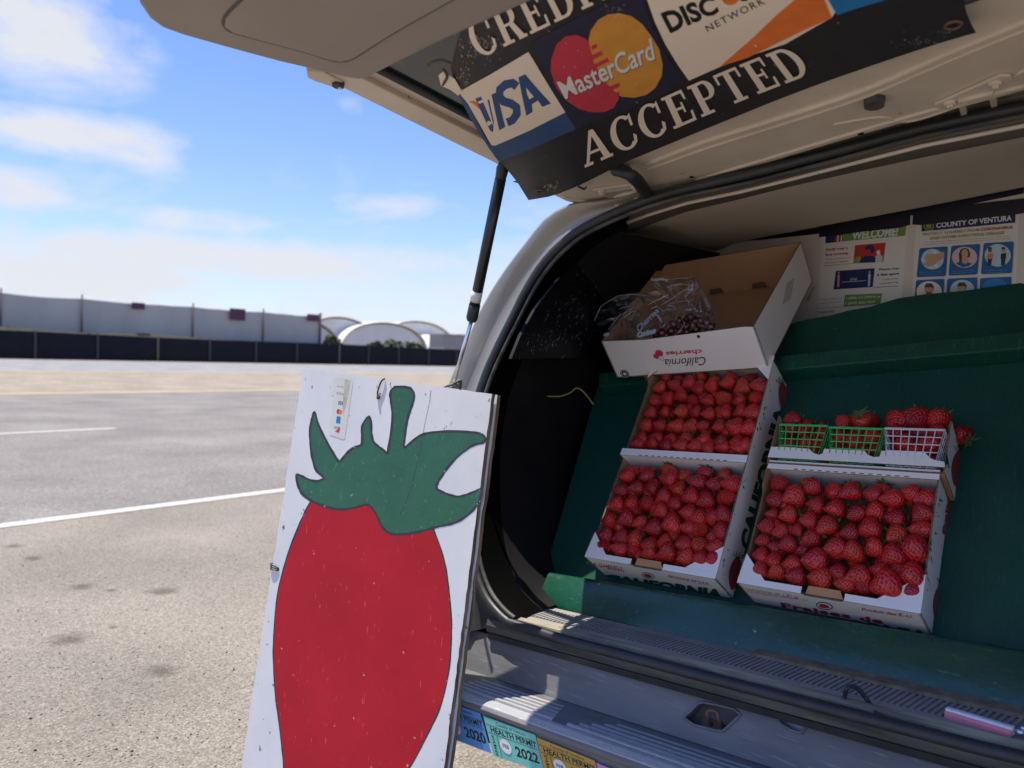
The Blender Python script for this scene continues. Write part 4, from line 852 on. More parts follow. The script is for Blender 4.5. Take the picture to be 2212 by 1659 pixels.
# upper board: a wavy, chipped top edge
up_px = [(1692,704),(1740,690),(1790,682),(1830,671),(1880,662),(1940,644),(2000,635),(2080,628),(2150,618),(2212,610),(2330,598)]
up = [bpx(u,v,-.032) for u,v in up_px]
bslab('upper_board', [(-.19,.76,-.032),(1.28,.84,-.032)]+[(a,b,-.032) for a,b in [(1.28,up[-1][1]+.01)]+list(reversed(up))]+[(.25,.90,-.032),(-.19,.80,-.032)], .018, [GREENB,WOODRAW], RACK)
bt = [bpx(u,v,.02) for u,v in ((1284,800),(1284,832),(2330,755),(2330,700))]
bt = [bpx(1293,806,.025), bpx(1293,835,.025), bpx(2330,742,.025), bpx(2330,705,.025)]
bslab('batten', [(a,b,.025) for a,b in (bt[0],bt[1],bt[2],bt[3])], .0545, [GREEN,GREEN], RACK, .004)
# bottom rail, a worn timber
rt0 = -.088; rt1 = 1.25
def railpt(a, w_): return -.040+.020*(1-a/1.2)*.5 + w_*(.108+.030*a)
rows = []
for i in range(41):
    a = rt0+(rt1-rt0)*i/40; b0 = -.030-.016*a; b1 = .072+.022*a; wob = .0015*noise.noise(Vector((a*9,0,0))); h = .045+wob
    rows.append([BF(a,b0+.004,-.0295), BF(a,b0,-.026), BF(a,b0+wob,h-.010), BF(a,b0+.004,h-.003), BF(a,b0+.012,h), BF(a,(b0+b1)/2,h+.001), BF(a,b1-.014,h), BF(a,b1-.005,h-.003), BF(a,b1,h-.010), BF(a,b1,-.028), BF(a,b1-.002,-.0295)])
V, F = loft(rows, True); n = 11; F += [tuple(range(n)), tuple(40*n+k for k in range(n))]; V, F = fixnorm(V, F); o = obj('bottom_rail', V, F, GREENL, RACK, smooth=True)
m_ = o.modifiers.new('e','EDGE_SPLIT'); m_.split_angle = R_(38)
# little blocks of raw wood under the rail
vext('raw_edge', [(1.628,.7085),(1.628,.716),(1.665,.716),(1.665,.7085)], -.66, -.12, WOODRAW, RACK)

# ------------------------------------------------------------------ partition and posters behind the rack
pp0 = Vector((-.85,2.51,1.6)); pdir = Vector((1,-.273,0)).normalized(); pn = Vector((pdir.y,-pdir.x,0)); pn = pn if pn.y < 0 else -pn
PT = Surf(pp0, pn, lift0=.001)
pt_px = [(1548,640),(1548,566),(1556,545),(1575,530),(1600,520),(1680,506),(1770,492),(2000,449),(2212,408),(2330,388),(2330,760),(1548,800)]
slabobj('partition', [PT.at(u,v) for u,v in pt_px], pn, .02, PANELW, VAN)
def wall_y(v): pass
ps1 = empty('safety_poster', PT.at(1860,680), 'paper poster headed WELCOME taped up left of the county poster', 'poster')
ps2 = empty('county_poster', PT.at(2080,680), 'county health poster with blue picture tiles taped behind the rack', 'poster')
sheet1 = [(100,190),(1005,70),(930,900),(55,1060)]
poly(PT, 'paper_sheet', sheet1, PAPER, ps1, cP); poly(PT, 'paper_sheet', [(1085,80),(2165,-40),(2130,760),(1040,880)], PAPER, ps2, cP)
PQ = lambda nm, pts, m, r: poly(PT, nm, pts, m, r, cP)
PQ('header_band', [(137,215),(320,190),(312,270),(135,288)], INV2, ps1); PQ('header_band', [(320,190),(985,95),(970,208),(312,268)], IGRN, ps1)
for (x0, x1, m_) in ((243,257,IPRED),(262,276,IWHITE),(281,295,IPRED),(299,312,IWHITE)): PQ('header_stripe', [(x0,205),(x1,203),(x1-5,272),(x0-5,274)], m_, ps1)
text(PT, 'WELCOME!', [(410,252),(888,210),(905,110),(418,165)], IWHITE, ps1, cP, bold=.04)
text(PT, 'Kindly wear a', [(138,375),(368,358),(376,322),(145,340)], ILRED, ps1, cP, bold=.03); text(PT, 'face covering.', [(130,430),(378,408),(384,375),(138,392)], ILRED, ps1, cP, bold=.03)
text(PT, 'They are required by order', [(130,470),(398,448),(402,425),(133,448)], ILRED, ps1, cP); text(PT, 'of the State of California', [(125,503),(374,482),(378,462),(128,483)], ILRED, ps1, cP)
PQ('rule_line', [(118,528),(430,500),(430,496),(118,523)], ILRED, ps1)
PQ('picture', [(447,308),(770,280),(742,480),(428,497)], IPRED, ps1)
PQ('figure', ell(602,352,50,48), INV2, ps1); PQ('figure', [(435,497),(448,440),(500,420),(520,495)], IOL, ps1); PQ('figure', [(488,495),(515,440),(560,420),(620,415),(660,440),(665,487)], INV2, ps1); PQ('figure', [(658,486),(665,420),(715,405),(735,430),(732,480)], IPALE, ps1)
PQ('figure', ell(492,392,18,26), ISKIN2, ps1); PQ('figure', ell(585,385,28,36), IPRED, ps1); PQ('figure', ell(692,385,20,26), IWHITE, ps1)
PQ('picture', [(247,578),(654,548),(632,745),(222,772)], INV2, ps1); text(PT, '6 Feet', [(397,680),(468,672),(472,642),(400,650)], IWHITE, ps1, cP)
for (x, y, m_) in ((278,620,ISKIN),(600,610,IPALE)):
    PQ('figure', ell(x,y-20,9,13), m_, ps1); PQ('figure', [(x-14,y),(x+12,y-2),(x+8,y+60),(x+4,y+125),(x-18,y+127),(x-14,y+60)], m_, ps1)
PQ('rule_line', [(312,693),(560,676),(560,680),(312,697)], IWHITE, ps1)
text(PT, 'Please stay', [(695,580),(912,562),(918,540),(700,550)], IBLUE, ps1, cP, bold=.03); text(PT, '6 feet apart', [(676,640),(906,622),(912,590),(680,605)], IBLUE, ps1, cP, bold=.03)
text(PT, 'to help maintain', [(730,680),(906,668),(909,645),(734,658)], IGREY, ps1, cP); text(PT, 'social distancing.', [(705,722),(900,706),(904,684),(710,700)], IBLUE, ps1, cP)
PQ('rule_line', [(640,748),(902,733),(902,738),(640,753)], IBLUE, ps1)
PQ('header_band', [(342,828),(732,812),(715,925),(328,952)], IGRN, ps1)
text(PT, '1 (844) VC-OPENS or', [(352,882),(715,862),(720,832),(358,852)], IWHITE, ps1, cP, bold=.02); text(PT, '1 (844) 826-7367', [(345,938),(660,918),(664,886),(350,906)], IWHITE, ps1, cP, bold=.02)
text(PT, 'For concerns about any', [(78,888),(308,870),(310,850),(80,868)], IGREY, ps1, cP); text(PT, 'business please call', [(70,928),(298,910),(300,890),(72,908)], IGREY, ps1, cP)
PQ('rule_line', [(62,968),(560,932),(560,936),(62,972)], IGREY, ps1); text(PT, 'Thank you', [(52,1030),(228,1010),(230,982),(56,1003)], IGREY, ps1, cP, bold=.02)
# county poster
PQ('header_band', [(1150,60),(2128,-40),(2125,72),(1145,165)], INV2, ps2); PQ('seal_disc', ell(1222,108,55,50), IOL, ps2); PQ('seal_disc', ell(1222,108,42,38), INV2, ps2); PQ('seal_disc', ell(1222,108,30,27), IOL, ps2)
text(PT, 'COUNTY OF VENTURA', [(1300,130),(2090,52),(2092,-6),(1300,75)], IWHITE, ps2, cP, bold=.03)
text(PT, 'PROTECT YOURSELF FROM', [(1158,210),(1750,160),(1752,132),(1160,184)], IOL, ps2, cP, bold=.02); text(PT, 'CORONAVIRUS', [(1765,160),(2098,135),(2100,103),(1766,130)], ILRED, ps2, cP, bold=.03)
text(PT, 'AND OTHER INFECTIOUS DISEASES', [(1230,254),(2010,194),(2014,162),(1232,222)], IOL, ps2, cP, bold=.02)
text(PT, 'To help prevent the spread of illness, take these everyday steps', [(1180,288),(2068,222),(2069,208),(1180,274)], IGREY, ps2, cP); text(PT, 'cover your cough, wash your hands and stay home when you are sick', [(1160,314),(2080,246),(2080,230),(1160,298)], IGREY, ps2, cP)
def rrect(x0,y0,x1,y1,x2,y2,x3,y3): # rounded quad
    q = [Vector((x0,y0)),Vector((x1,y1)),Vector((x2,y2)),Vector((x3,y3))]; out = []
    for i in range(4):
        a = q[i-1]; b = q[i]; c = q[(i+1)%4]; r = 18; p = b+(a-b).normalized()*r; s = b+(c-b).normalized()*r
        out += [tuple(p), tuple(p.lerp(b,.5).lerp(b.lerp(s,.5),.5)), tuple(s)]
    return out
tiles = [((1125,342),(1422,320),(1400,632),(1095,645),(1262,455,118,108)),((1458,315),(1762,295),(1730,615),(1428,628),(1598,435,132,110)),((1798,288),(2112,270),(2092,600),(1768,613),(1945,415,138,118)),
         ((1092,675),(1388,660),(1370,900),(1070,900),(1228,795,132,110)),((1418,660),(1732,645),(1722,880),(1402,880),(1575,780,128,110)),((1762,655),(2088,638),(2080,840),(1755,840),(1920,770,138,116))]
for i, (a,b,c,d,e) in enumerate(tiles):
    PQ('picture_tile', rrect(*a,*b,*c,*d), IPB, ps2); PQ('tile_disc', ell(*e), [IPALE,IPINK,IPALE,CREAM,IPALE,ISKY][i], ps2)
PQ('figure', [(1180,440),(1205,402),(1290,400),(1385,375),(1388,440),(1330,470),(1290,510),(1230,530),(1170,520),(1160,500),(1210,480)], ISKIN, ps2)
for x, y, r in ((1288,382,20),(1160,460,17),(1300,528,20),(1248,548,12),(1262,362,10)): PQ('figure', ell(x,y,r,r*.9), IWHITE, ps2)
PQ('figure', [(1545,480),(1540,400),(1560,350),(1600,337),(1640,350),(1660,400),(1650,440),(1600,430),(1580,470),(1560,505),(1510,500)], IBROWN, ps2); PQ('figure', ell(1602,395,35,46), ISKIN, ps2); PQ('figure', [(1510,505),(1570,480),(1600,510),(1640,490),(1680,500),(1640,530),(1580,540)], IPB, ps2); PQ('figure', [(1575,430),(1615,420),(1640,490),(1600,510),(1570,480)], ISKIN, ps2)
for x, m1, m2, sk in ((1865,IORD,INV2,ISKIN2),(2005,IBLK,INV2,ISKIN)):
    PQ('figure', [(x-25,400),(x+30,390),(x+28,450),(x-28,455)], m1, ps2); PQ('figure', [(x-22,455),(x+22,450),(x+12,520),(x-24,522)], m2, ps2); PQ('figure', ell(x,360,20,26), sk, ps2); PQ('figure', ell(x,342,20,14), IBROWN, ps2)
for (x, y) in ((1228,770),(1570,760)): PQ('figure', ell(x,y,46,60), ISKIN, ps2); PQ('figure', [(x-50,y-20),(x-30,y-60),(x+30,y-62),(x+52,y-30),(x+45,y+10),(x+35,y-20),(x-35,y-20)], IBROWN, ps2)
PQ('figure', [(1195,800),(1260,800),(1250,850),(1205,850)], ILRED, ps2)
for (x, y) in ((1245,590),(1582,578),(1935,572)):
    for k in range(3): text(PT, 'wash and dry your hands often' if k != 1 else 'for twenty seconds or more', [(x-115+k*15,y+k*22+8),(x+115-k*15,y+k*22),(x+115-k*15,y+k*22-8),(x-115+k*15,y+k*22)], IPALE, ps2, cP)
slabobj('tape', [PT.at(*cP(*q), .004) for q in [(80,80),(1028,-40),(1022,95),(900,128),(500,170),(240,205),(72,225)]], pn, .003, TAPE, ps1)
slabobj('tape', [PT.at(*cP(*q), .004) for q in [(1062,-55),(2300,-190),(2300,-45),(2130,-12),(1145,98),(1050,92)]], pn, .003, TAPE, ps2)
slabobj('edge_tape', [PT.at(u,v,.003) for u,v in [(1600,521),(1770,491),(2212,406),(2212,418),(2000,461),(1850,484),(1770,505),(1640,519)]], pn, .003, TAPE, VAN)

# ------------------------------------------------------------------ trays
def tray_label(i): return i
def panel(name, pts, nrm, th_, par, m=None): return slabobj(name, pts, nrm, th_, m or [CARD, KRAFTE], par, bevel=0)
def make_tray(nm, a0, a1, b0, b1, ht, lab, rot=0, front='CALIFORNIA', hf=None, skew=0):
    """open fruit tray on the rack; a across, b up the slope, h off the board"""
    r = empty('fruit_tray', BF((a0+a1)/2,(b0+b1)/2,0), lab, 'fruit tray', 'white cardboard strawberry trays on the green rack')
    T = .004; B0 = -.0285; f = lambda a,b,h: BF(a+skew*(b-b0), b, h)
    panel('tray_floor', [f(a0,b0,B0+.004),f(a1,b0,B0+.004),f(a1,b1,B0+.004),f(a0,b1,B0+.004)], EN, T, r, [KRAFT,KRAFTE])
    nb = -E2
    # front panel with notch
    am = (a0+a1)/2; h = ht
    panel('front_panel', [f(a0,b0,B0),f(a1,b0,B0),f(a1,b0,h),f(am+.045,b0,h),f(am+.038,b0,h-.010),f(am-.038,b0,h-.010),f(am-.045,b0,h),f(a0,b0,h)], nb, T, r)
    panel('handle_flap', [f(am-.040,b0+.006,h-.011),f(am+.040,b0+.006,h-.011),f(am+.034,b0+.022,h-.003),f(am-.034,b0+.022,h-.003)], EN, .003, r, [KRAFT,KRAFTE])
    # front flange and corner gussets
    for (x0,x1) in ((a0,am-.046),(am+.046,a1)):
        panel('top_flange', [f(x0,b0,h+.001),f(x1,b0,h+.001),f(x1,b0+.016,h+.001),f(x0,b0+.016,h+.001)], EN, .003, r)
    panel('corner_gusset', [f(a0,b0+.016,h),f(a0+.062,b0+.016,h),f(a0+.006,b0+.075,h+.001)], EN, .003, r); panel('corner_gusset', [f(a1-.085,b0+.016,h),f(a1,b0+.016,h),f(a1,b0+.085,h+.001)], EN, .003, r)
    # side panels
    panel('side_panel', [f(a1,b0,B0),f(a1,b1,B0),f(a1,b1,h),f(a1,b0+.085,h-.002),f(a1,b0,h)], E1, T, r)
    panel('side_panel', [f(a0,b0,B0),f(a0,b1,B0),f(a0,b1,h),f(a0,b1-.05,h),f(a0+.0,b1-.07,h-.016),f(a0,b0+.09,h-.016),f(a0,b0+.06,h),f(a0,b0,h)], -E1, T, r, [KRAFT,KRAFTE])
    panel('back_panel', [f(a0,b1,B0),f(a1,b1,B0),f(a1,b1,h),f(a0,b1,h)], -E2, T, r, [CARD,KRAFTE])
    panel('top_flange', [f(a0+.004,b1-.006,h+.002),f(a1,b1-.006,h+.002),f(a1,b1+.018,h+.002),f(a0+.004,b1+.018,h+.002)], EN, .003, r)
    for k in range(14):
        x = a0+.07+(a1-a0-.14)*k/13; panel('perforation', [f(x,b1-.0045,h+.0026),f(x+.010,b1-.0045,h+.0026),f(x+.010,b1-.0022,h+.0026),f(x,b1-.0022,h+.0026)], EN, .0005, r, [KRAFTE,KRAFTE])
    return r
TL_ = make_tray('L', .044, .421, .112, .752, .09, 'long white tray of strawberries on the left with a divider across its middle'); TU_ = TL_
for x0, x1 in ((.046,.419),):
    panel('divider', [BF(x0,.430,-.028),BF(x1,.430,-.028),BF(x1,.430,.09),BF(x0,.430,.09)], -E2, .004, TL_, [CARD,KRAFTE]); panel('divider_flange', [BF(x0-.002,.430,.0925),BF(x1+.002,.430,.0925),BF(x1+.002,.452,.0925),BF(x0-.002,.452,.0925)], EN, .003, TL_)
    for k in range(14):
        x = x0+.06+(x1-x0-.12)*k/13; panel('perforation', [BF(x,.4312,.0931),BF(x+.010,.4312,.0931),BF(x+.010,.4335,.0931),BF(x,.4335,.0931)], EN, .0005, TL_, [KRAFTE,KRAFTE])
panel('corner_gusset', [BF(.044,.700,.0915),BF(.044,.752,.0915),BF(.090,.752,.0915)], EN, .003, TL_); panel('corner_gusset', [BF(.421,.690,.0915),BF(.421,.752,.0915),BF(.360,.752,.0915)], EN, .003, TL_)
TR_ = make_tray('LR', .475, .862, .112, .424, .09, 'white tray full of large strawberries at the lower right, printed in French')
# print on front and right faces (normal -E2 / +E1)
def face_surf(a, b, n): return Surf(BF(a, b, .04), n, lift0=.0003)
def side_print(surf, r, txt, quad, berry, cv, red=None):
    text(surf, txt, quad, ILET, r, cv, bold=.05, shear=.2)
FS = face_surf(.2, .112, -E2)
text(FS, '2-4 lb. CLAMSHELLS', [(182,1362),(412,1402),(416,1382),(184,1342)], ILRED, TL_, cT, bold=.01); text(FS, '12-1 PT. BASKETS', [(216,1378),(428,1415),(430,1400),(218,1360)], ILRED, TL_, cT, bold=.01)
text(FS, 'PRODUCE OF U.S.A.', [(716,1448),(985,1500),(985,1484),(716,1432)], ILRED, TL_, cT, bold=.02)
text(FS, 'CALIFORNIA', [(308,1462),(1075,1600),(1075,1530),(303,1424)], ILET, TL_, cT, bold=.06)
text(FS, 'STRAWBERRIES', [(345,1498),(1130,1660),(1120,1630),(335,1472)], ILRED, TL_, cT, bold=.05)
poly(FS, 'logo_disc', ell(585,1437,42,20,12), ILET, TL_, cT); poly(FS, 'logo_disc', ell(585,1437,36,16,12), CARD, TL_, cT); poly(FS, 'logo_disc', ell(583,1438,28,12,12), ILRED, TL_, cT)
FR = face_surf(.6, .112, -E2)
text(FR, '2 contenants de 1,81 g', [(100,1238),(432,1294),(436,1276),(104,1222)], ILRED, TR_, cR); text(FR, '12-chopines sèche É.-U.', [(142,1258),(500,1312),(504,1294),(146,1240)], ILRED, TR_, cR)
text(FR, 'Fraises de', [(345,1343),(948,1445),(944,1413),(335,1313)], ILRED, TR_, cR, bold=.05, sp=1.15); text(FR, 'Produit des É.-U.', [(820,1362),(1122,1408),(1126,1388),(822,1342)], ILRED, TR_, cR, bold=.02)
text(FR, 'CALIFORNIA', [(330,1400),(1230,1552),(1225,1488),(310,1345)], ILET, TR_, cR, bold=.06)
poly(FR, 'logo_disc', ell(598,1335,50,22,10), ILET, TR_, cR); poly(FR, 'logo_disc', ell(598,1335,43,17,10), CARD, TR_, cR); poly(FR, 'logo_disc', ell(596,1336,32,12,10), ILRED, TR_, cR)
def berry_print(S, r, cx, cy, rx, ry, rot, cv, lrot=0):
    pts = []
    for i in range(26):
        a = 2*math.pi*i/26; y = math.sin(a); x = math.cos(a)*(1-.25*y if y > 0 else 1); X = x*rx; Y = y*ry; c, s = math.cos(R_(rot)), math.sin(R_(rot)); pts.append((cx+X*c-Y*s, cy+X*s+Y*c))
    poly(S, 'berry_print', pts, mat('ink_berry',(.30,.02,.03),.6,chips=(420,.60,(.55,.35,.25))), r, cv)
    for k in range(5):
        an = R_(rot-90+(k-2)*32); x0, y0 = cx+ry*.92*math.cos(R_(rot-90)), cy+ry*.92*math.sin(R_(rot-90)); L_ = ry*.45
        ribbon(S, 'leaf_print', [(x0,y0),(x0+L_*.5*math.cos(an),y0+L_*.5*math.sin(an)),(x0+L_*math.cos(an+.3),y0+L_*math.sin(an+.3))], 1.6, ILET, r, cv)
SL = face_surf(.421, .2, E1); SL.p0 = BF(.421,.2,.04)
def cW(x,y): return (1481.2+.3305*x, 768+.3305*y)
text(SL, 'CALIFORNIA', [(424,1290),(668,345),(588,315),(348,1235)], ILET, TL_, cW, bold=.06)
text(SL, 'STRAWBERRIES', [(452,1320),(585,800),(560,780),(410,1300)], ILRED, TL_, cW, bold=.05)
berry_print(SL, TL_, 1150, 1425, 40, 108, 10, cT)
SU = face_surf(.425, .5, E1); SU.p0 = BF(.425,.55,.04); berry_print(SU, TU_, 1855, 1490, 42, 150, -8, cC)
SR = face_surf(.863, .2, E1); SR.p0 = BF(.863,.2,.04)
text(SR, 'CALIFORNIA', [(1372,1195),(1470,330),(1400,320),(1312,1170)], ILET, TR_, cR, bold=.06, clip=None)
text(SR, 'Fraises', [(1318,925),(1352,640),(1330,640),(1298,900)], ILRED, TR_, cR, bold=.05); berry_print(SR, TR_, 1285, 1320, 42, 120, 8, cR)

# half tray that holds the pint baskets, standing on the lower right tray's rim
BX = empty('basket_tray', BF(.67,.50,0), 'shallow notched cardboard tray holding three berry baskets above the right tray', 'fruit tray')
a0, a1, b0, b1 = .475, .872, .436, .568
panel('tray_floor', [BF(a0,b0,-.028),BF(a1,b0,-.028),BF(a1,b0,.094),BF(a0,b0,.094)], E2, .004, BX, [KRAFT,KRAFTE])
fh = [(a0,.448),(a0+.002,.478),(a0+.03,.480),(.572,.478),(.582,.468),(.597,.462),(.606,.466),(.608,.480),(.700,.480),(.708,.470),(.722,.464),(.735,.466),(.737,.482),(.828,.482),(.838,.470),(.850,.464),(a1-.004,.462),(a1,.448)]
panel('front_panel', [BF(a,b,.096) for a,b in fh], EN, .004, BX, [CARD,KRAFTE])
panel('side_panel', [BF(a1,b0,-.028),BF(a1,b0,.095),BF(a1,b1,.095),BF(a1,b1-.012,-.010)], E1, .004, BX, [CARD,KRAFTE]); panel('side_panel', [BF(a0,b0,-.028),BF(a0,b0,.095),BF(a0,b1+.005,.095),BF(a0,b1-.01,-.010)], -E1, .004, BX, [KRAFT,KRAFTE])
SX = Surf(BF(a1,.5,.05), E1, lift0=.0003); berry_print(SX, BX, 1388, 520, 38, 108, 6, cR); text(SX, 'A', [(1312,515),(1340,520),(1335,410),(1308,440)], ILET, BX, cR, bold=.05)

# ------------------------------------------------------------------ strawberries
def berry_mesh(k):
    rn = random.Random(k*17+3); nr, nc = 13, 18; fat = rn.uniform(.46,.54); tipp = rn.uniform(.55,1.0); bl = rn.uniform(-.06,.06); ph = rn.uniform(0,6); fl = rn.uniform(.88,1.0)
    V = []; uvs = []
    for i in range(nr+1):
        t = i/nr; z = .5-t   # top +.5, tip -.5
        r = fat*(math.sin(math.pi*min(1,(t*1.02+.04))**(.62 if t < .0 else .72))**.85 if t < 1 else 0)*(1-.34*tipp*max(0,t-.25))
        if i == 0: r = fat*.30
        if i == nr: r = .002
        for j in range(nc):
            a = 2*math.pi*j/nc; lump = 1+.05*math.sin(2*a+ph)+.035*math.sin(3*a+ph*2+t*3); V.append(Vector((r*lump*math.cos(a)+bl*math.sin(math.pi*t), fl*r*lump*math.sin(a), z)))
    F = []; U = []
    for i in range(nr):
        for j in range(nc):
            j2 = (j+1)%nc; F.append((i*nc+j, (i+1)*nc+j, (i+1)*nc+j2, i*nc+j2)); u0, u1 = j/nc*16, (j+1)/nc*16; v0, v1 = i/nr*10, (i+1)/nr*10; U.append([(u0,v0),(u0,v1),(u1,v1),(u1,v0)])
    F.append(tuple(range(nc))); U.append([(.5,.5)]*nc)
    me = bpy.data.meshes.new('strawberry'); me.from_pydata([tuple(v) for v in V], [], F); uv = me.uv_layers.new(name='UVMap')
    for p, us_ in zip(me.polygons, U):
        for li, q in zip(p.loop_indices, us_): uv.data[li].uv = q
    me.polygons.foreach_set('use_smooth', [True]*len(me.polygons)); me.materials.append(BERRY); me.update(); return me
BM = [berry_mesh(k) for k in range(7)]
def calyx_mesh(k):
    rn = random.Random(k); V = []; F = []
    for i in range(9):
        a = 2*math.pi*i/9+rn.uniform(-.15,.15); L_ = rn.uniform(.34,.52); c, s = math.cos(a), math.sin(a); w_ = .085; up_ = rn.uniform(-.10,.18); k0 = len(V)
        V += [(0+.05*c,.05*s,.50),(c*L_*.5-s*w_, s*L_*.5+c*w_, .52+up_*.4),(c*L_,s*L_,.50+up_),(c*L_*.5+s*w_, s*L_*.5-c*w_, .52+up_*.4)]; F += [(k0,k0+1,k0+2,k0+3)]
    me = bpy.data.meshes.new('leaf_cap'); me.from_pydata(V, [], F); me.materials.append(LEAF); return me
CM = [calyx_mesh(k) for k in range(3)]
rb = random.Random(11); NB = 0
def berry(pos, size, tip, label, group, cap=True, fat=1.0, flip=False):
    global NB
    o = bpy.data.objects.new('strawberry', BM[NB%7]); COL.objects.link(o); NB += 1; WL[o] = pos
    o.location = pos; o.rotation_mode = 'QUATERNION'; q = (-tip).to_track_quat('Z','Y') @ Quaternion((0,0,1), rb.uniform(0,6.28)); o.rotation_quaternion = q; o.scale = (size*fat, size*fat, size*rb.uniform(.95,1.08))
    tag(o, label, 'strawberry', group)
    if cap: c = bpy.data.objects.new('leaf_cap', CM[NB%3]); COL.objects.link(c); c.parent = o
    return o
ORD = ['first','second','third','fourth','fifth','sixth','seventh','eighth','ninth','tenth','eleventh','twelfth']
UL = [[(655,212),(748,193),(845,187),(905,215),(990,205),(1095,185),(1195,215),(1340,200)],[(625,300),(705,285),(792,265),(875,300),(968,300),(1083,298),(1175,300),(1280,290)],[(595,378),(690,372),(790,365),(888,368),(970,385),(1080,368),(1185,370),(1290,375)],
      [(563,458),(655,452),(765,460),(860,458),(935,460),(1040,465),(1140,465),(1270,485)],[(535,545),(630,545),(718,560),(825,555),(940,560),(1050,570),(1155,575),(1255,590)],[(500,612),(595,622),(685,625),(780,625),(875,632),(965,622),(1055,634),(1160,638)]]
LLb = [[(443,785),(572,790),(712,805),(893,820),(1010,845),(1145,840)],[(395,880),(498,865),(605,865),(680,935),(765,870)],[(362,978),(465,965),(570,975),(750,975),(855,930),(955,955),(1100,950)],[(315,1080),(435,1075),(525,1095),(660,1025),(835,1025),(905,1060),(995,1055),(1115,1060)],
      [(290,1180),(400,1195),(490,1200),(615,1130),(728,1105),(835,1130),(925,1145),(1055,1150)],[(278,1270),(375,1300),(585,1240),(690,1230),(810,1235),(920,1260),(1050,1260)],[(480,1310),(575,1320),(685,1345),(815,1355),(905,1370),(1015,1348)]]
LRb = [[(325,625),(515,635),(640,665),(745,670),(875,668),(985,705),(1098,665),(1235,705)],[(280,705),(403,695),(540,735),(650,765),(775,800),(885,780),(1005,815),(1230,805)],[(230,865),(280,790),(375,800),(490,830),(600,875),(735,905),(855,885),(1155,885)],
      [(222,955),(325,895),(430,890),(505,945),(645,1000),(885,1000),(1015,925)],[(205,1040),(290,985),(285,1075),(370,975),(755,1025),(995,1050),(1155,1015)],[(195,1150),(395,1095),(525,1075),(655,1140),(915,1130),(1035,1155),(1145,1165)],[(300,1175),(410,1190),(555,1205),(700,1250),(785,1165),(825,1278),(950,1245),(1100,1275)]]
big = {(1340,200):1.2,(1290,375):1.15,(1095,185):1.1,(765,460):1.1,(1140,465):1.15,(893,820):1.15,(712,805):1.05,(1145,840):1.15,(1100,950):1.12,(728,1105):1.1,(685,1345):1.2,(950,1245):1.36,(1155,1015):1.28,(525,1075):1.25,(755,1025):1.15,(1235,705):1.1,(745,670):1.15,(855,885):1.2,(785,1165):1.2,(995,1050):1.2,(600,875):1.2,(403,695):1.2,(1145,1165):1.2,(645,1000):1.15,(370,975):1.1,(985,705):1.15,(650,765):1.1,(555,1205):1.15,(230,865):.95,(222,955):.85,(280,790):.7,(285,1075):1.0,(290,985):.7,(775,800):.9,(1230,805):1.0,(430,890):.7,(875,300):.85,(888,368):.9,(690,372):.8,(1175,300):.9}
def fill(rows_, cv, tray, h, base, rown, lo, hi, bmin, bmax):
    nrow = len(rows_); rn = random.Random(hash(tray) % 97 if False else len(tray)*13+nrow)
    names = ['back row']+[f'{ORD[i]} row from back' for i in range(1,nrow-1)]+['front row']
    for i, r in enumerate(rows_):
        r = sorted(r)
        for j, (cx, cy) in enumerate(r):
            k = big.get((cx,cy),1.0); s = base*k*rn.uniform(.96,1.05); hh = h-.017+.005*rn.random()+(.003 if k > 1.1 else 0); u, v = cv(cx, cy); a, b = bpx(u, v, hh); a = min(max(a, lo+s*.50), hi-s*.50); b = min(max(b, bmin+s*.46), bmax-s*.46)
            tip = (E1*rn.uniform(-1.0,-.45) + E2*rn.uniform(-.65,-.05) + EN*rn.uniform(.05,.7)) if rn.random() < .86 else (E1*rn.uniform(-.3,.4)+E2*rn.uniform(-.9,-.3)+EN*rn.uniform(.5,.9))
            berry(BF(a,b,hh), s, tip.normalized(), f'strawberry {ORD[j]} from left in the {names[i]}, {tray}', f'strawberries in the {tray}', True, rn.uniform(.90,1.06))
    for i in range(5):
        for j in range(6):
            a = lo+.035+(hi-lo-.07)*(j+.5*(i%2))/5.5; b = bmin+.03+(bmax-bmin-.06)*i/4
            berry(BF(a,b,.053+.004*rn.random()), base*1.02, (E1*rn.uniform(-1,1)+E2*rn.uniform(-1,1)).normalized(), f'strawberry glimpsed in the bottom layer of the {tray}', f'bottom layer of the {tray}', True)
fill(UL, cT, 'upper half of left tray', .09, .0480, 6, .050, .418, .456, .748)
fill(LLb, cT, 'lower half of left tray', .09, .0520, 7, .046, .416, .132, .428)
fill(LRb, cR, 'right tray', .09, .0490, 7, .481, .858, .132, .420)
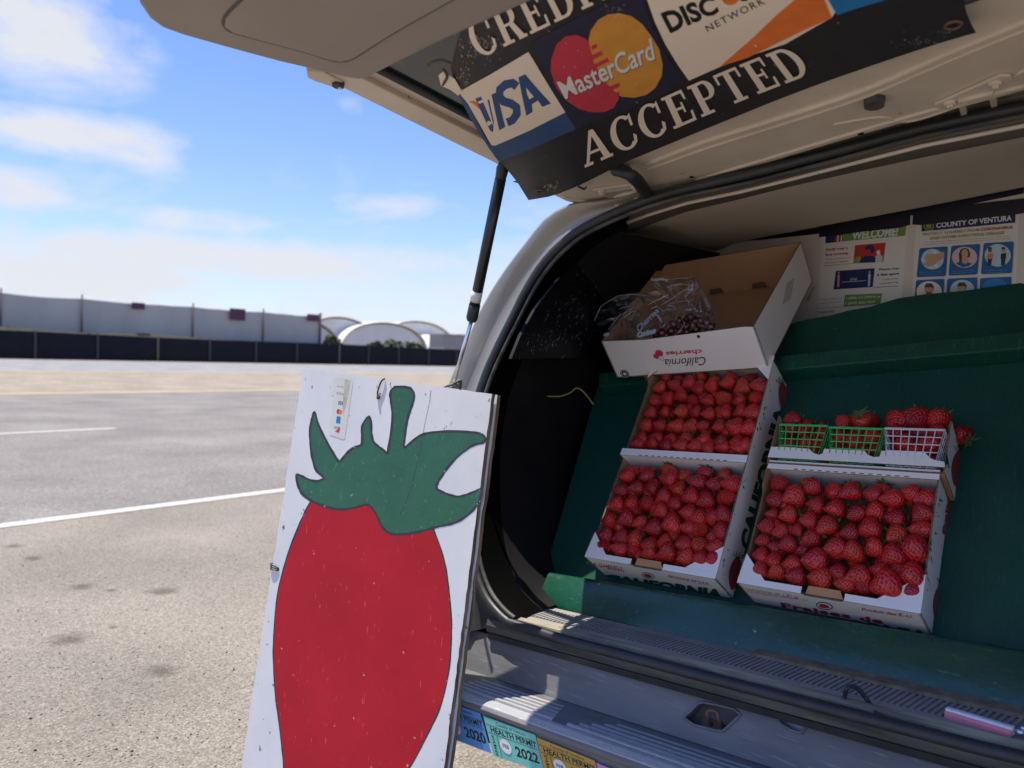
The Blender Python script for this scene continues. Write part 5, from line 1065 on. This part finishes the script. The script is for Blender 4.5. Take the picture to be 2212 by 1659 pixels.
# ------------------------------------------------------------------ baskets
def basket(a0, a1, rb0, rb1, m, lab):
    r = empty('berry_basket', BF((a0+a1)/2,.45,.05), lab, 'berry basket', 'pint baskets of strawberries in the notched tray')
    hf0, hf1 = .104, .086; bt_, bb = rb1, rb0; ins = .013
    def C_(s, t, w): # s across 0..1, t depth(h) 0..1 front->back, w up 0..1
        aa = (a0+ins*(1-w)) + ((a1-ins*(1-w))-(a0+ins*(1-w)))*s; hh = (hf0-.012*(1-w)) + ((.006+.010*(1-w))-(hf0-.012*(1-w)))*t; return BF(aa, bb+(bt_-bb)*w, hh)
    rim = [C_(0,0,1),C_(1,0,1),C_(1,1,1),C_(0,1,1),C_(0,0,1)]
    slabs = MB()
    for p, q in zip(rim, rim[1:]):
        d = q-p; slabs.add(*tube_geo([p,q], .0030, 6))
    slabs.build('rim', m, r)
    for side in range(4):
        f = [lambda s,w: C_(s,0,w), lambda s,w: C_(1,s,w), lambda s,w: C_(1-s,1,w), lambda s,w: C_(0,1-s,w)][side]; mbx = MB()
        for k in range(8): s = k/7; mbx.add(*tube_geo([f(s,0), f(s,1)], .0014, 4))
        for k in range(5): w_ = k/5; mbx.add(*tube_geo([f(0,w_), f(1,w_)], .0014, 4))
        mbx.build('lattice_side', m, r)
    mbx = MB()
    for k in range(7): mbx.add(*tube_geo([C_(k/6,0,0),C_(k/6,1,0)], .0014, 4)); mbx.add(*tube_geo([C_(0,k/6,0),C_(1,k/6,0)], .0014, 4))
    mbx.build('lattice_base', m, r)
bx = [bpx(u,v,.1)[0] for u,v in ((1685,922),(1789,928),(1792,927),(1910,934),(1910,931),(2043,932))]
basket(bx[0], bx[1]-.002, .446, .540, BASKG, 'left green plastic lattice basket of strawberries'); basket(bx[2]+.001, bx[3]-.003, .446, .536, BASKG, 'middle green lattice basket, with a berry showing its leafy cap')
basket(bx[4]+.002, bx[5]-.002, .446, .538, BASKW, 'clear plastic lattice basket of strawberries at the right')
def bberry(cx, cy, h, s, tip, lab, grp, cap=True): a, b = bpx(*cR(cx,cy), h); return berry(BF(a,b,h), s*1.2, tip.normalized(), lab, grp, cap)
DN = -E2*.6+EN*.5
for (L_, nm) in (([(395,240,.058,.045),(478,278,.045,.036),(568,282,.03,.03),(395,295,.066,.034),(492,312,.072,.036),(565,318,.060,.036),(378,378,.066,.036),(480,375,.070,.040),(545,385,.062,.034),(385,432,.070,.032),(440,440,.066,.034),(520,440,.070,.036)], 'left green basket'),
                 ([(705,262,.05,.040),(870,250,.035,.038),(790,300,.062,.036),(680,345,.068,.038),(780,368,.072,.042),(885,350,.066,.040),(655,400,.062,.032),(735,420,.06,.034),(665,450,.070,.036),(825,448,.070,.040),(890,420,.064,.034)], 'middle green basket'),
                 ([(1012,248,.058,.050),(1142,238,.060,.054),(1275,248,.058,.050),(1010,312,.066,.038),(1062,382,.068,.046),(1200,372,.072,.048),(1250,320,.064,.042),(1030,455,.062,.036),(1140,460,.070,.044),(1210,485,.064,.040),(1150,310,.05,.040)], 'clear basket')):
    for i, (x, y, h, s) in enumerate(L_):
        topp = (nm == 'clear basket' and i < 3) or (nm != 'clear basket' and i < 2)
        posn = ('heaped on top of the ' if topp else 'seen through the lattice of the ')
        bberry(x, y, h, s, -E1*rb.uniform(-.2,.9)-E2*rb.uniform(.1,.8)+EN*rb.uniform(.1,.6), f'{ORD[i]} strawberry {posn}{nm}, counting from its top left', f'strawberries in the {nm}')
bberry(832, 248, .055, .046, -EN*.7-E2*.3+E1*.1, 'strawberry on the middle green basket turned so its leafy green cap faces out', 'strawberries in the middle green basket')
bberry(1400, 305, .02, .046, -E1*.6+E2*.6, 'strawberry peeping out behind the right side of the notched tray', 'strawberries in the clear basket')

# ------------------------------------------------------------------ cherry carton
CS = CAM+1.225*(Vector((-1.083,1.623,1.424))-CAM); CLn, CW, CHt = .49, .4645, .135
rl2, sl2, yw2 = R_(5.7), R_(36.1), R_(-.4)
C1 = Vector((math.cos(rl2)*math.cos(yw2), math.cos(rl2)*math.sin(yw2), math.sin(rl2))); C2 = Vector((-math.sin(yw2)*math.cos(sl2), math.cos(yw2)*math.cos(sl2), math.sin(sl2))); C2 = (C2-C1*C1.dot(C2)).normalized(); C3 = C1.cross(C2)
def CF(a, b, h=0): return CS + C1*a + C2*b + C3*h          # h=0 the open top, -CHt the floor
CB = empty('cherry_carton', CF(CLn/2,CW/2,-CHt), 'open white cherry carton with upside down lettering, tilted above the strawberry tray', 'cardboard box')
panel('front_panel', [CF(0,0,-CHt),CF(CLn,0,-CHt),CF(CLn,0,-.004),CF(CLn-.03,0,0),CF(CLn*.55,0,-.006),CF(CLn*.3,0,-.010),CF(0,0,0)], -C2, .004, CB, [CARD,KRAFTE])
panel('lining', [CF(0.003,.0045,-CHt),CF(CLn-.003,.0045,-CHt),CF(CLn-.003,.0045,-.008),CF(CLn*.5,.0045,-.012),CF(0.003,.0045,-.004)], -C2, .001, CB, [KRAFT,KRAFTE])
panel('right_panel', [CF(CLn,0,-CHt),CF(CLn,CW,-CHt),CF(CLn,CW,0),CF(CLn,0,0)], C1, .004, CB, [CARD,KRAFTE]); panel('lining', [CF(CLn-.0045,0,-CHt),CF(CLn-.0045,CW,-CHt),CF(CLn-.0045,CW,-.002),CF(CLn-.0045,0,-.002)], -C1, .001, CB, [KRAFT,KRAFTE])
panel('left_panel', [CF(0,0,-CHt),CF(0,CW,-CHt),CF(0,CW,0),CF(0,0,0)], -C1, .004, CB, [KRAFT,KRAFTE]); panel('back_panel', [CF(0,CW,-CHt),CF(CLn,CW,-CHt),CF(CLn,CW,.002),CF(0,CW,.002)], -C2, .004, CB, [KRAFT,KRAFTE])
panel('carton_floor', [CF(0,0,-CHt),CF(CLn,0,-CHt),CF(CLn,CW,-CHt),CF(0,CW,-CHt)], C3, .004, CB, [KRAFT,KRAFTE])
KSLOT = mat('slot_tab',(.12,.085,.06),.8)
for a in (.15,.30,.44): panel('locking_tab', [CF(a,CW-.006,-CHt+.004),CF(a+.05,CW-.006,-CHt+.004),CF(a+.045,CW-.006,-CHt+.024),CF(a+.005,CW-.006,-CHt+.024)], -C2, .001, CB, [KSLOT,KSLOT])
CFS = Surf(CF(0,0,-.05), -C2, lift0=.0003)
def ud(s, tl, tr, br, bl, m, **k): return text(CFS, s, [tr, tl, bl, br], m, CB, cC, **k)   # upside-down: baseline on top, running right to left
ud('cherries', (820,1072), (1135,1050), (1140,1092), (825,1112), IRED, bold=.03)
ud('California', (812,1138), (1165,1115), (1172,1190), (818,1206), IBLK, bold=.005, shear=.25)
poly(CFS, 'cherry_print', ell(765,1085,36,27,20), IRED, CB, cC); poly(CFS, 'cherry_print', ell(738,1112,26,20,30), IRED, CB, cC); ribbon(CFS, 'stem_print', [(745,1130),(770,1135),(795,1150),(812,1146),(800,1125),(790,1105)], .8, IBLK, CB, cC)
for r_, m_ in ((1.0,IBLK),(.82,CARD),(.72,IBLK),(.35,CARD)): poly(CFS, 'stamp_print', ell(465,1265,43*r_,32*r_,35), m_, CB, cC)
poly(CFS, 'handle_slot', [(628,1282),(700,1278),(680,1300),(660,1325),(645,1322)], KSLOT, CB, cC)
CRS = Surf(CF(CLn,0,-.05), C1, lift0=.0003)
text(CRS, 'PRODUCE OF U.S.A.', [(2062,645),(2118,510),(2106,500),(2048,618)], IBLK, CB, cC, bold=.02); text(CRS, 'CAT 1', [(1848,1030),(1870,975),(1856,968),(1836,1022)], IBLK, CB, cC, bold=.02); text(CRS, 'CALIFORNIA CHERRIES', [(1798,1160),(1862,965),(1850,958),(1786,1135)], IBLK, CB, cC, bold=.01)
for k in range(5): ribbon(CRS, 'small_print', [(1845+k*14,660-k*10),(1880+k*14,470-k*10)], 1.1, IGREY, CB, cC)
# bags of cherries
def cD(x,y): return (1097.2+.504*x, 384+.504*y)
BD = (C2*.62+C3*.78).normalized(); BN = C1.cross(BD).normalized(); BN = BN if BN.dot(CAM-CS) > 0 else -BN; BP = CF(.1,.016,-.012)
def bag(outl, seed, lab, deep=.03):
    P = [hit(*cD(*p), BP, BN) for p in outl]; P = resamp(spline(P+[P[0]], 4), 65)[:-1]; c = sum(P, Vector())/len(P); rows_ = []; nr_ = 12
    for i in range(nr_+1):
        t = i/nr_; r = t*2 if t <= .5 else (1-t)*2; sgn = 1 if t <= .5 else -1; row = []
        for p in P:
            q = c.lerp(p, max(r,.02)); nn = noise.noise(q*26+Vector((seed,0,0))); n2_ = abs(noise.noise(q*48+Vector((0,seed,0))))
            row.append(q + BN*((sgn*deep*(1-r*r)**.6) + (.016*nn-.018*n2_)*(1-r**6)))
        rows_.append(row)
    V, F = loft(rows_, True); V, F = fixnorm(V, F); return obj('cherry_bag', V, F, BAG, None, smooth=False, label=lab, cat='plastic bag', group='clear bags of cherries in the carton')
bg2 = bag([(545,692),(550,640),(565,580),(580,510),(610,490),(655,478),(628,455),(614,434),(700,432),(796,424),(822,462),(868,548),(888,635),(876,668),(700,688)], 5, 'right clear plastic bag holding dark cherries, its top corner standing up')
bg1 = bag([(372,612),(398,552),(470,506),(560,492),(600,500),(570,560),(552,620),(548,694),(470,704),(408,702)], 9, 'left clear plastic bag slumped over the left corner of the carton')
FOLDGLINT = mat('fold_glint',(.62,.66,.72),.15,spec=.8)  # pale see-through strips along the folds, painting in the film's highlights
FOLDGLINT.node_tree.nodes['Principled BSDF'].inputs['Alpha'].default_value = .42
def glint_strip(r_, pts, w_):
    P = [hit(*cD(*p), BP+BN*.034, BN) for p in pts]; V = []; 
    for i, p in enumerate(P):
        t = (P[min(i+1,len(P)-1)]-P[max(i-1,0)]).normalized(); q = t.cross(BN); k = w_*(.25+.75*math.sin(math.pi*(i+.5)/len(P))); V += [p+q*k, p-q*k+BN*.002]
    F = [(2*i,2*i+1,2*i+3,2*i+2) for i in range(len(P)-1)]; obj('fold_glint', V, F, FOLDGLINT, r_)
for r_, pts, w_ in ((bg2,[(614,436),(640,438),(668,432)],.0035),(bg2,[(660,440),(720,434),(795,425)],.0008),(bg2,[(795,425),(812,455),(835,500)],.0009),(bg2,[(680,470),(740,455),(800,463)],.0012),(bg2,[(635,585),(650,600),(660,622)],.0035),
    (bg2,[(660,545),(700,520),(760,480)],.0009),(bg2,[(600,545),(650,520),(690,500)],.0012),(bg2,[(565,600),(590,640),(620,668)],.0007),(bg2,[(640,500),(700,540),(790,520)],.0007),(bg2,[(835,500),(865,560),(880,640)],.0007),(bg2,[(700,690),(740,655),(760,620)],.0006),
    (bg1,[(372,612),(400,640),(408,700)],.0008),(bg1,[(372,612),(398,552),(470,506)],.0007),(bg1,[(480,560),(520,550),(565,562)],.0010),(bg1,[(440,640),(480,590),(540,560)],.0007),(bg1,[(420,610),(470,600),(510,640)],.0006),(bg1,[(470,506),(540,500),(600,505)],.0009),(bg1,[(500,600),(530,575),(548,570)],.0010),(bg2,[(590,520),(625,530),(650,560)],.0011),(bg2,[(615,560),(640,552),(668,572)],.0014)):
    glint_strip(r_, pts, w_)
# printed words on the film
BGS = Surf(BP+BN*.036, BN, lift0=.001)
text(BGS, 'Cerises', [(572,955),(742,912),(735,858),(570,905)], IWHITE, bg2, cC, bold=.07, shear=.2); text(BGS, 'Cerises', [(574,953),(740,911),(734,861),(572,907)], ink('bag_blue',(.03,.28,.48)), bg2, cC, bold=.015, shear=.2)
text(BGS, 'Cherries', [(590,905),(770,720),(735,690),(560,860)], ink('bag_pale',(.25,.38,.52)), bg2, cC, bold=.02, shear=.2)
text(BGS, 'es', [(283,945),(330,936),(326,905),(280,915)], IWHITE, bg1, cC, bold=.07); text(BGS, 'es', [(285,944),(328,935),(325,908),(282,917)], MATS['ink_bag_blue'], bg1, cC, bold=.01)
rc = random.Random(4); bmx = bmesh.new(); bmesh.ops.create_uvsphere(bmx, u_segments=14, v_segments=10, radius=1); SPV = [v.co.copy() for v in bmx.verts]; SPF = [tuple(v.index for v in f.verts) for f in bmx.faces]; bmx.free()
chme = bpy.data.meshes.new('cherry'); chme.from_pydata([(v.x, v.y*.96, v.z*.92-.10*max(0,v.z)**6) for v in SPV], [], SPF); chme.polygons.foreach_set('use_smooth',[True]*len(SPF)); chme.materials.append(CHER)
chl = [(1010,785),(1040,770),(945,800),(890,830),(1080,800),(1130,800),(1180,820),(1215,850),(950,895),(1010,900),(870,890),(1090,880),(1150,890),(1195,890),(1060,840),(1000,850),(920,850),(790,905),(830,930),(740,930),(960,930),(900,935),(1040,925),(1120,920)]
for i, (x, y) in enumerate(chl):
    c = CF(0,0,-.02); p = hit(*cC(x,y), BP+BN*rc.uniform(-.012,.012), BN); s = rc.uniform(.0118,.0142)
    o = bpy.data.objects.new('cherry', chme); COL.objects.link(o); WL[o] = p; o.location = p; o.scale = (s,s,s); o.rotation_euler = (rc.uniform(-1,1),rc.uniform(-1,1),rc.uniform(0,6)); tag(o, 'dark red cherry inside the right clear bag', 'cherry', 'dark cherries in the clear bag')
    if i % 3 == 0:
        V, F = tube_geo(spline([Vector((0,0,.8)),Vector((.3,.2,2.0)),Vector((1.0,.4,3.2))],3), .09, 5); me = bpy.data.meshes.new('cherry_stem'); me.from_pydata([tuple(v) for v in V], [], F); me.materials.append(STEM); c = bpy.data.objects.new('cherry_stem', me); COL.objects.link(c); c.parent = o

# ------------------------------------------------------------------ strawberry sign leaning on the bumper
SC = .97
TRp = CAM+SC*(Vector((-1.258,1.42,1.288))-CAM); yw, ln_ = R_(17.2), R_(6.66)
s1 = Vector((math.cos(yw), math.sin(yw), 0)); s2 = (Vector((-math.sin(yw), math.cos(yw), 0))*math.sin(ln_)+Vector((0,0,1))*math.cos(ln_)); sn = s1.cross(s2)
SG = Surf(TRp, sn, lift0=.00025); sn = SG.n
SIGN = empty('strawberry_sign', TRp-Vector((.3,.2,TRp.z)), 'white wooden sandwich board painted with one big red strawberry, leaning on the van', 'sign')
def sgp(u, v): return SG.at(u, v, 0)
tl, tr = sgp(655,795), sgp(1063,851); dl = (sgp(521,1659)-tl).normalized(); dr = (sgp(959,1659)-tr).normalized()
def down(p, d): return p + d*((p.z-.01)/-d.z)
rs = random.Random(8); edge_pts = []
def rag(p, q, n, k):
    out = []
    for i in range(n): t = i/n; v = p.lerp(q, t); out.append(v + (q-p).normalized().cross(sn)*rs.uniform(-k, k))
    return out
bl, br = down(tl, dl), down(tr, dr)
outline = rag(tl, bl, 60, .0014) + rag(bl, br, 12, .001) + rag(br, tr, 70, .0010) + rag(tr, tl, 24, .0008)
slabobj('front_board', outline, sn, .019, [WHITEP, PLYEDGE], SIGN, bevel=0)
off = s1*.004 - sn*.023
slabobj('back_board', [p+off for p in rag(tl, bl, 30, .0012)+rag(bl, br, 8, .001)+rag(br, tr, 40, .0016)+rag(tr, tl, 12, .001)], sn, .019, [WHITEP, PLYEDGE], SIGN, bevel=0)
green = [(632,215),(632,195),(640,180),(655,172),(700,174),(716,184),(724,200),(722,225),(712,255),(700,290),(692,330),(688,370),(684,408),(705,395),(735,370),(765,355),(810,348),(870,345),(930,348),(975,352),(995,362),(1002,378),(990,390),(960,397),(935,412),(900,438),(860,480),(835,515),(815,548),(812,566),(825,578),(860,592),(895,600),(930,592),(960,580),(988,572),(985,600),(972,630),(945,662),(910,688),(880,703),(840,712),(800,722),(740,738),(690,745),(640,746),(610,730),(592,705),(578,672),(560,645),(545,632),(520,634),(495,642),(440,650),(395,643),(350,628),(310,608),(285,585),(270,550),(265,515),(280,517),(310,532),(340,540),(360,535),(372,525),(345,500),(330,460),(320,400),(318,340),(325,300),(335,268),(348,310),(365,350),(390,400),(415,440),(433,463),(455,438),(480,415),(505,403),(520,396),(522,360),(522,325),(535,300),(548,288),(556,310),(558,350),(565,385),(590,408),(608,420),(620,432),(628,390),(636,340),(640,290),(636,245)]
red = [(325,612),(298,660),(270,725),(240,800),(215,880),(195,960),(184,1040),(178,1120),(175,1200),(177,1280),(183,1370),(192,1440),(202,1520),(210,1590),(216,1659),(224,1730),(250,1800),(310,1850),(400,1875),(500,1860),(590,1800),(650,1730),(705,1659),(740,1600),(775,1530),(805,1470),(828,1415),(848,1340),(862,1260),(868,1180),(870,1100),(865,1020),(858,950),(848,880),(836,830),(820,780),(797,722),(700,690),(600,640),(480,600)]
poly(SG, 'red_berry_shape', red, REDP, SIGN, cS)
def smooth2(p, k=3): return [(v.x, v.y) for v in spline([Vector((x,y,0)) for x,y in p], k)]
ribbon(SG, 'outline_stroke', smooth2(red[:-3], 3), 3.4, OUTL, SIGN, cS, jit=.5)
poly(SG, 'green_leaf_shape', green, GREENS, SIGN, cS)
gc = spline([Vector((x,y,0)) for x,y in green+[green[0]]], 3); ribbon(SG, 'outline_stroke', [(v.x,v.y) for v in gc[:-1]], 5.2, OUTL, SIGN, cS, closed=True, jit=.55)
ribbon(SG, 'crack', [(790,185),(785,230),(765,320),(752,400),(735,480),(715,560),(690,630),(668,680)], .9, OUTL, SIGN, cS, jit=.8)
# card sticker on the board
STK = mat('sticker_paper',(.72,.71,.66),.5,var=(30,(.64,.62,.56),.25))
poly(SG, 'payment_sticker', [(505,215),(555,205),(640,215),(682,235),(685,270),(650,520),(612,775),(590,782),(470,740),(465,700),(500,420)], STK, SIGN, cS2, label='narrow peeling sticker of small payment logos')
poly(SG, 'sticker_stain', [(612,220),(670,235),(640,400),(600,560),(590,500),(598,380)], mat('glue_stain',(.40,.37,.26),.6,var=(60,(.58,.57,.50),.2)), SIGN, cS2)
text(SG, 'VISA', [(548,462),(592,464),(596,426),(552,422)], IBLUE, SIGN, cS2, bold=.03, shear=.2)
poly(SG, 'sticker_logo', ell(552,522,17,24,10), IRED, SIGN, cS2); poly(SG, 'sticker_logo', ell(572,528,15,22,10), IORD, SIGN, cS2); poly(SG, 'sticker_logo', [(538,566),(574,570),(568,635),(530,628)], ISKY, SIGN, cS2); poly(SG, 'sticker_logo', [(520,708),(568,670),(560,720)], IRED, SIGN, cS2)
text(SG, 'DISCOVER', [(512,680),(565,688),(567,666),(514,658)], IBLK, SIGN, cS2); text(SG, 'We Welcome', [(535,360),(600,368),(602,345),(537,338)], IGREY, SIGN, cS2); text(SG, 'BANK OF AMERICA', [(538,293),(600,300),(602,286),(540,280)], IGREY, SIGN, cS2)
# cords
tube('rope_loop', spline([SG.at(*cS2(990,215),.003), SG.at(*cS2(965,240),.006), SG.at(*cS2(940,300),.006), SG.at(*cS2(928,350),.006), SG.at(*cS2(930,392),.002)],5), .0022, ROPE, SIGN)
tube('rope_knot', [SG.at(*cS2(927,380),.002),SG.at(*cS2(930,405),.004)], [.005,.004], ROPE, SIGN)
for k in range(3): tube('wire_tie', spline([SG.at(*cS(160,862+k*9),-.012), SG.at(*cS(166,864+k*9),.003), SG.at(*cS(182,870+k*8),.004), SG.at(*cS(197,880+k*4),.001)],4), .0016, RUBBER, SIGN)
kb = hit(988,829,(0,1.565,0),Vector((0,1,0)))
TIE = empty('rope_tie', kb, 'grey rope knotted round the strut rod behind the sign top', 'rope')
for k in range(3):
    pts = [kb+Vector((.011*math.cos(a), .011*math.sin(a), -.012+.009*k+.004*math.sin(a*2+k))) for a in [2*math.pi*i/12 for i in range(13)]]; obj('rope_turn', *tube_geo(pts, .0036, 6, False), ROPEG, TIE, smooth=True)
tube('rope_end', spline([kb+Vector((-.01,0,0)), hit(960,836,(0,1.5,0),Vector((0,1,0))), hit(948,845,(0,1.42,0),Vector((0,1,0))), SG.at(930,842,-.05)],5), .0036, ROPEG, TIE)
tube('rope_end', spline([kb+Vector((.004,0,-.006)), kb+Vector((.0,-.004,-.03)), kb+Vector((.006,-.01,-.05))],5), .0034, ROPEG, TIE)

# ------------------------------------------------------------------ small things in the van
wx = Vector((1,.10,0)); wp = (-1.46,1.9,1)
yc = [hit(u,v,(-1.30,2.0,1.1),Vector((.3,-1,0))) for u,v in [(1182,856),(1210,856),(1232,848),(1246,838),(1262,848),(1282,874)]]
tube('yellow_cord', spline(yc,5), .0022, ROPEY, label='yellow cord tied to the dark side trim left of the rack', cat='cord')
cb_ = [hitZ(u,v,Z) for u,v,Z in [(1822,1524,.700),(1826,1500,.722),(1830,1487,.736),(1842,1483,.738),(1858,1492,.730),(1875,1515,.712),(1890,1535,.708),(1910,1550,.706),(1980,1572,.706),(2100,1604,.706),(2212,1634,.706),(2300,1660,.706)]]
tube('black_cable', spline(cb_,5), .0042, RUBBER, label='black rubber cable arching over the grey sill plate', cat='cable')
k0, k1 = hitZ(2044,1530,.722), hitZ(2190,1573,.722); kd = (k1-k0).normalized(); ks = Vector((0,0,1)).cross(kd).normalized(); kz = kd.cross(ks).normalized(); kz = kz if kz.z > 0 else -kz
KN = empty('pink_box_cutter', (k0+k1)/2-kz*.012, 'pink handled knife lying on the sill at the right edge', 'knife')
L_ = (k1-k0).length
for s_ in (-1, 1): slabobj('handle_half', [k0+ks*s_*.012-kz*.002, k1+ks*s_*.013-kz*.002, k1+ks*s_*.0062-kz*.002, k0+ks*s_*.0055-kz*.002][::1], kz, .014, PINK, KN, bevel=.003)
slabobj('centre_strip', [k0+ks*.0052+kz*.002, k1+ks*.0056+kz*.002, k1-ks*.0056+kz*.002, k0-ks*.0052+kz*.002], kz, .014, mat('pale_metal',(.85,.85,.88),.35), KN, bevel=.001)
tube('rivet', [k1+kd*.012+ks*.014, k1+kd*.012+ks*.006], [.006,.004], BRIGHT, KN, seg=12); tube('rivet', [k1+kd*.012-ks*.014, k1+kd*.012-ks*.006], [.006,.004], BRIGHT, KN, seg=12)
slabobj('blade', [k1-kd*.01+ks*.003, k1+kd*.07+ks*.003, k1+kd*.08-ks*.004, k1-kd*.01-ks*.003], kz, .003, BRIGHT, KN)
tube('wire_clip', spline([hitZ(u,v,.712) for u,v in [(2072,1549),(2080,1546),(2105,1556),(2128,1564),(2138,1559),(2150,1560),(2162,1565)]],4), .0012, BRIGHT, KN)
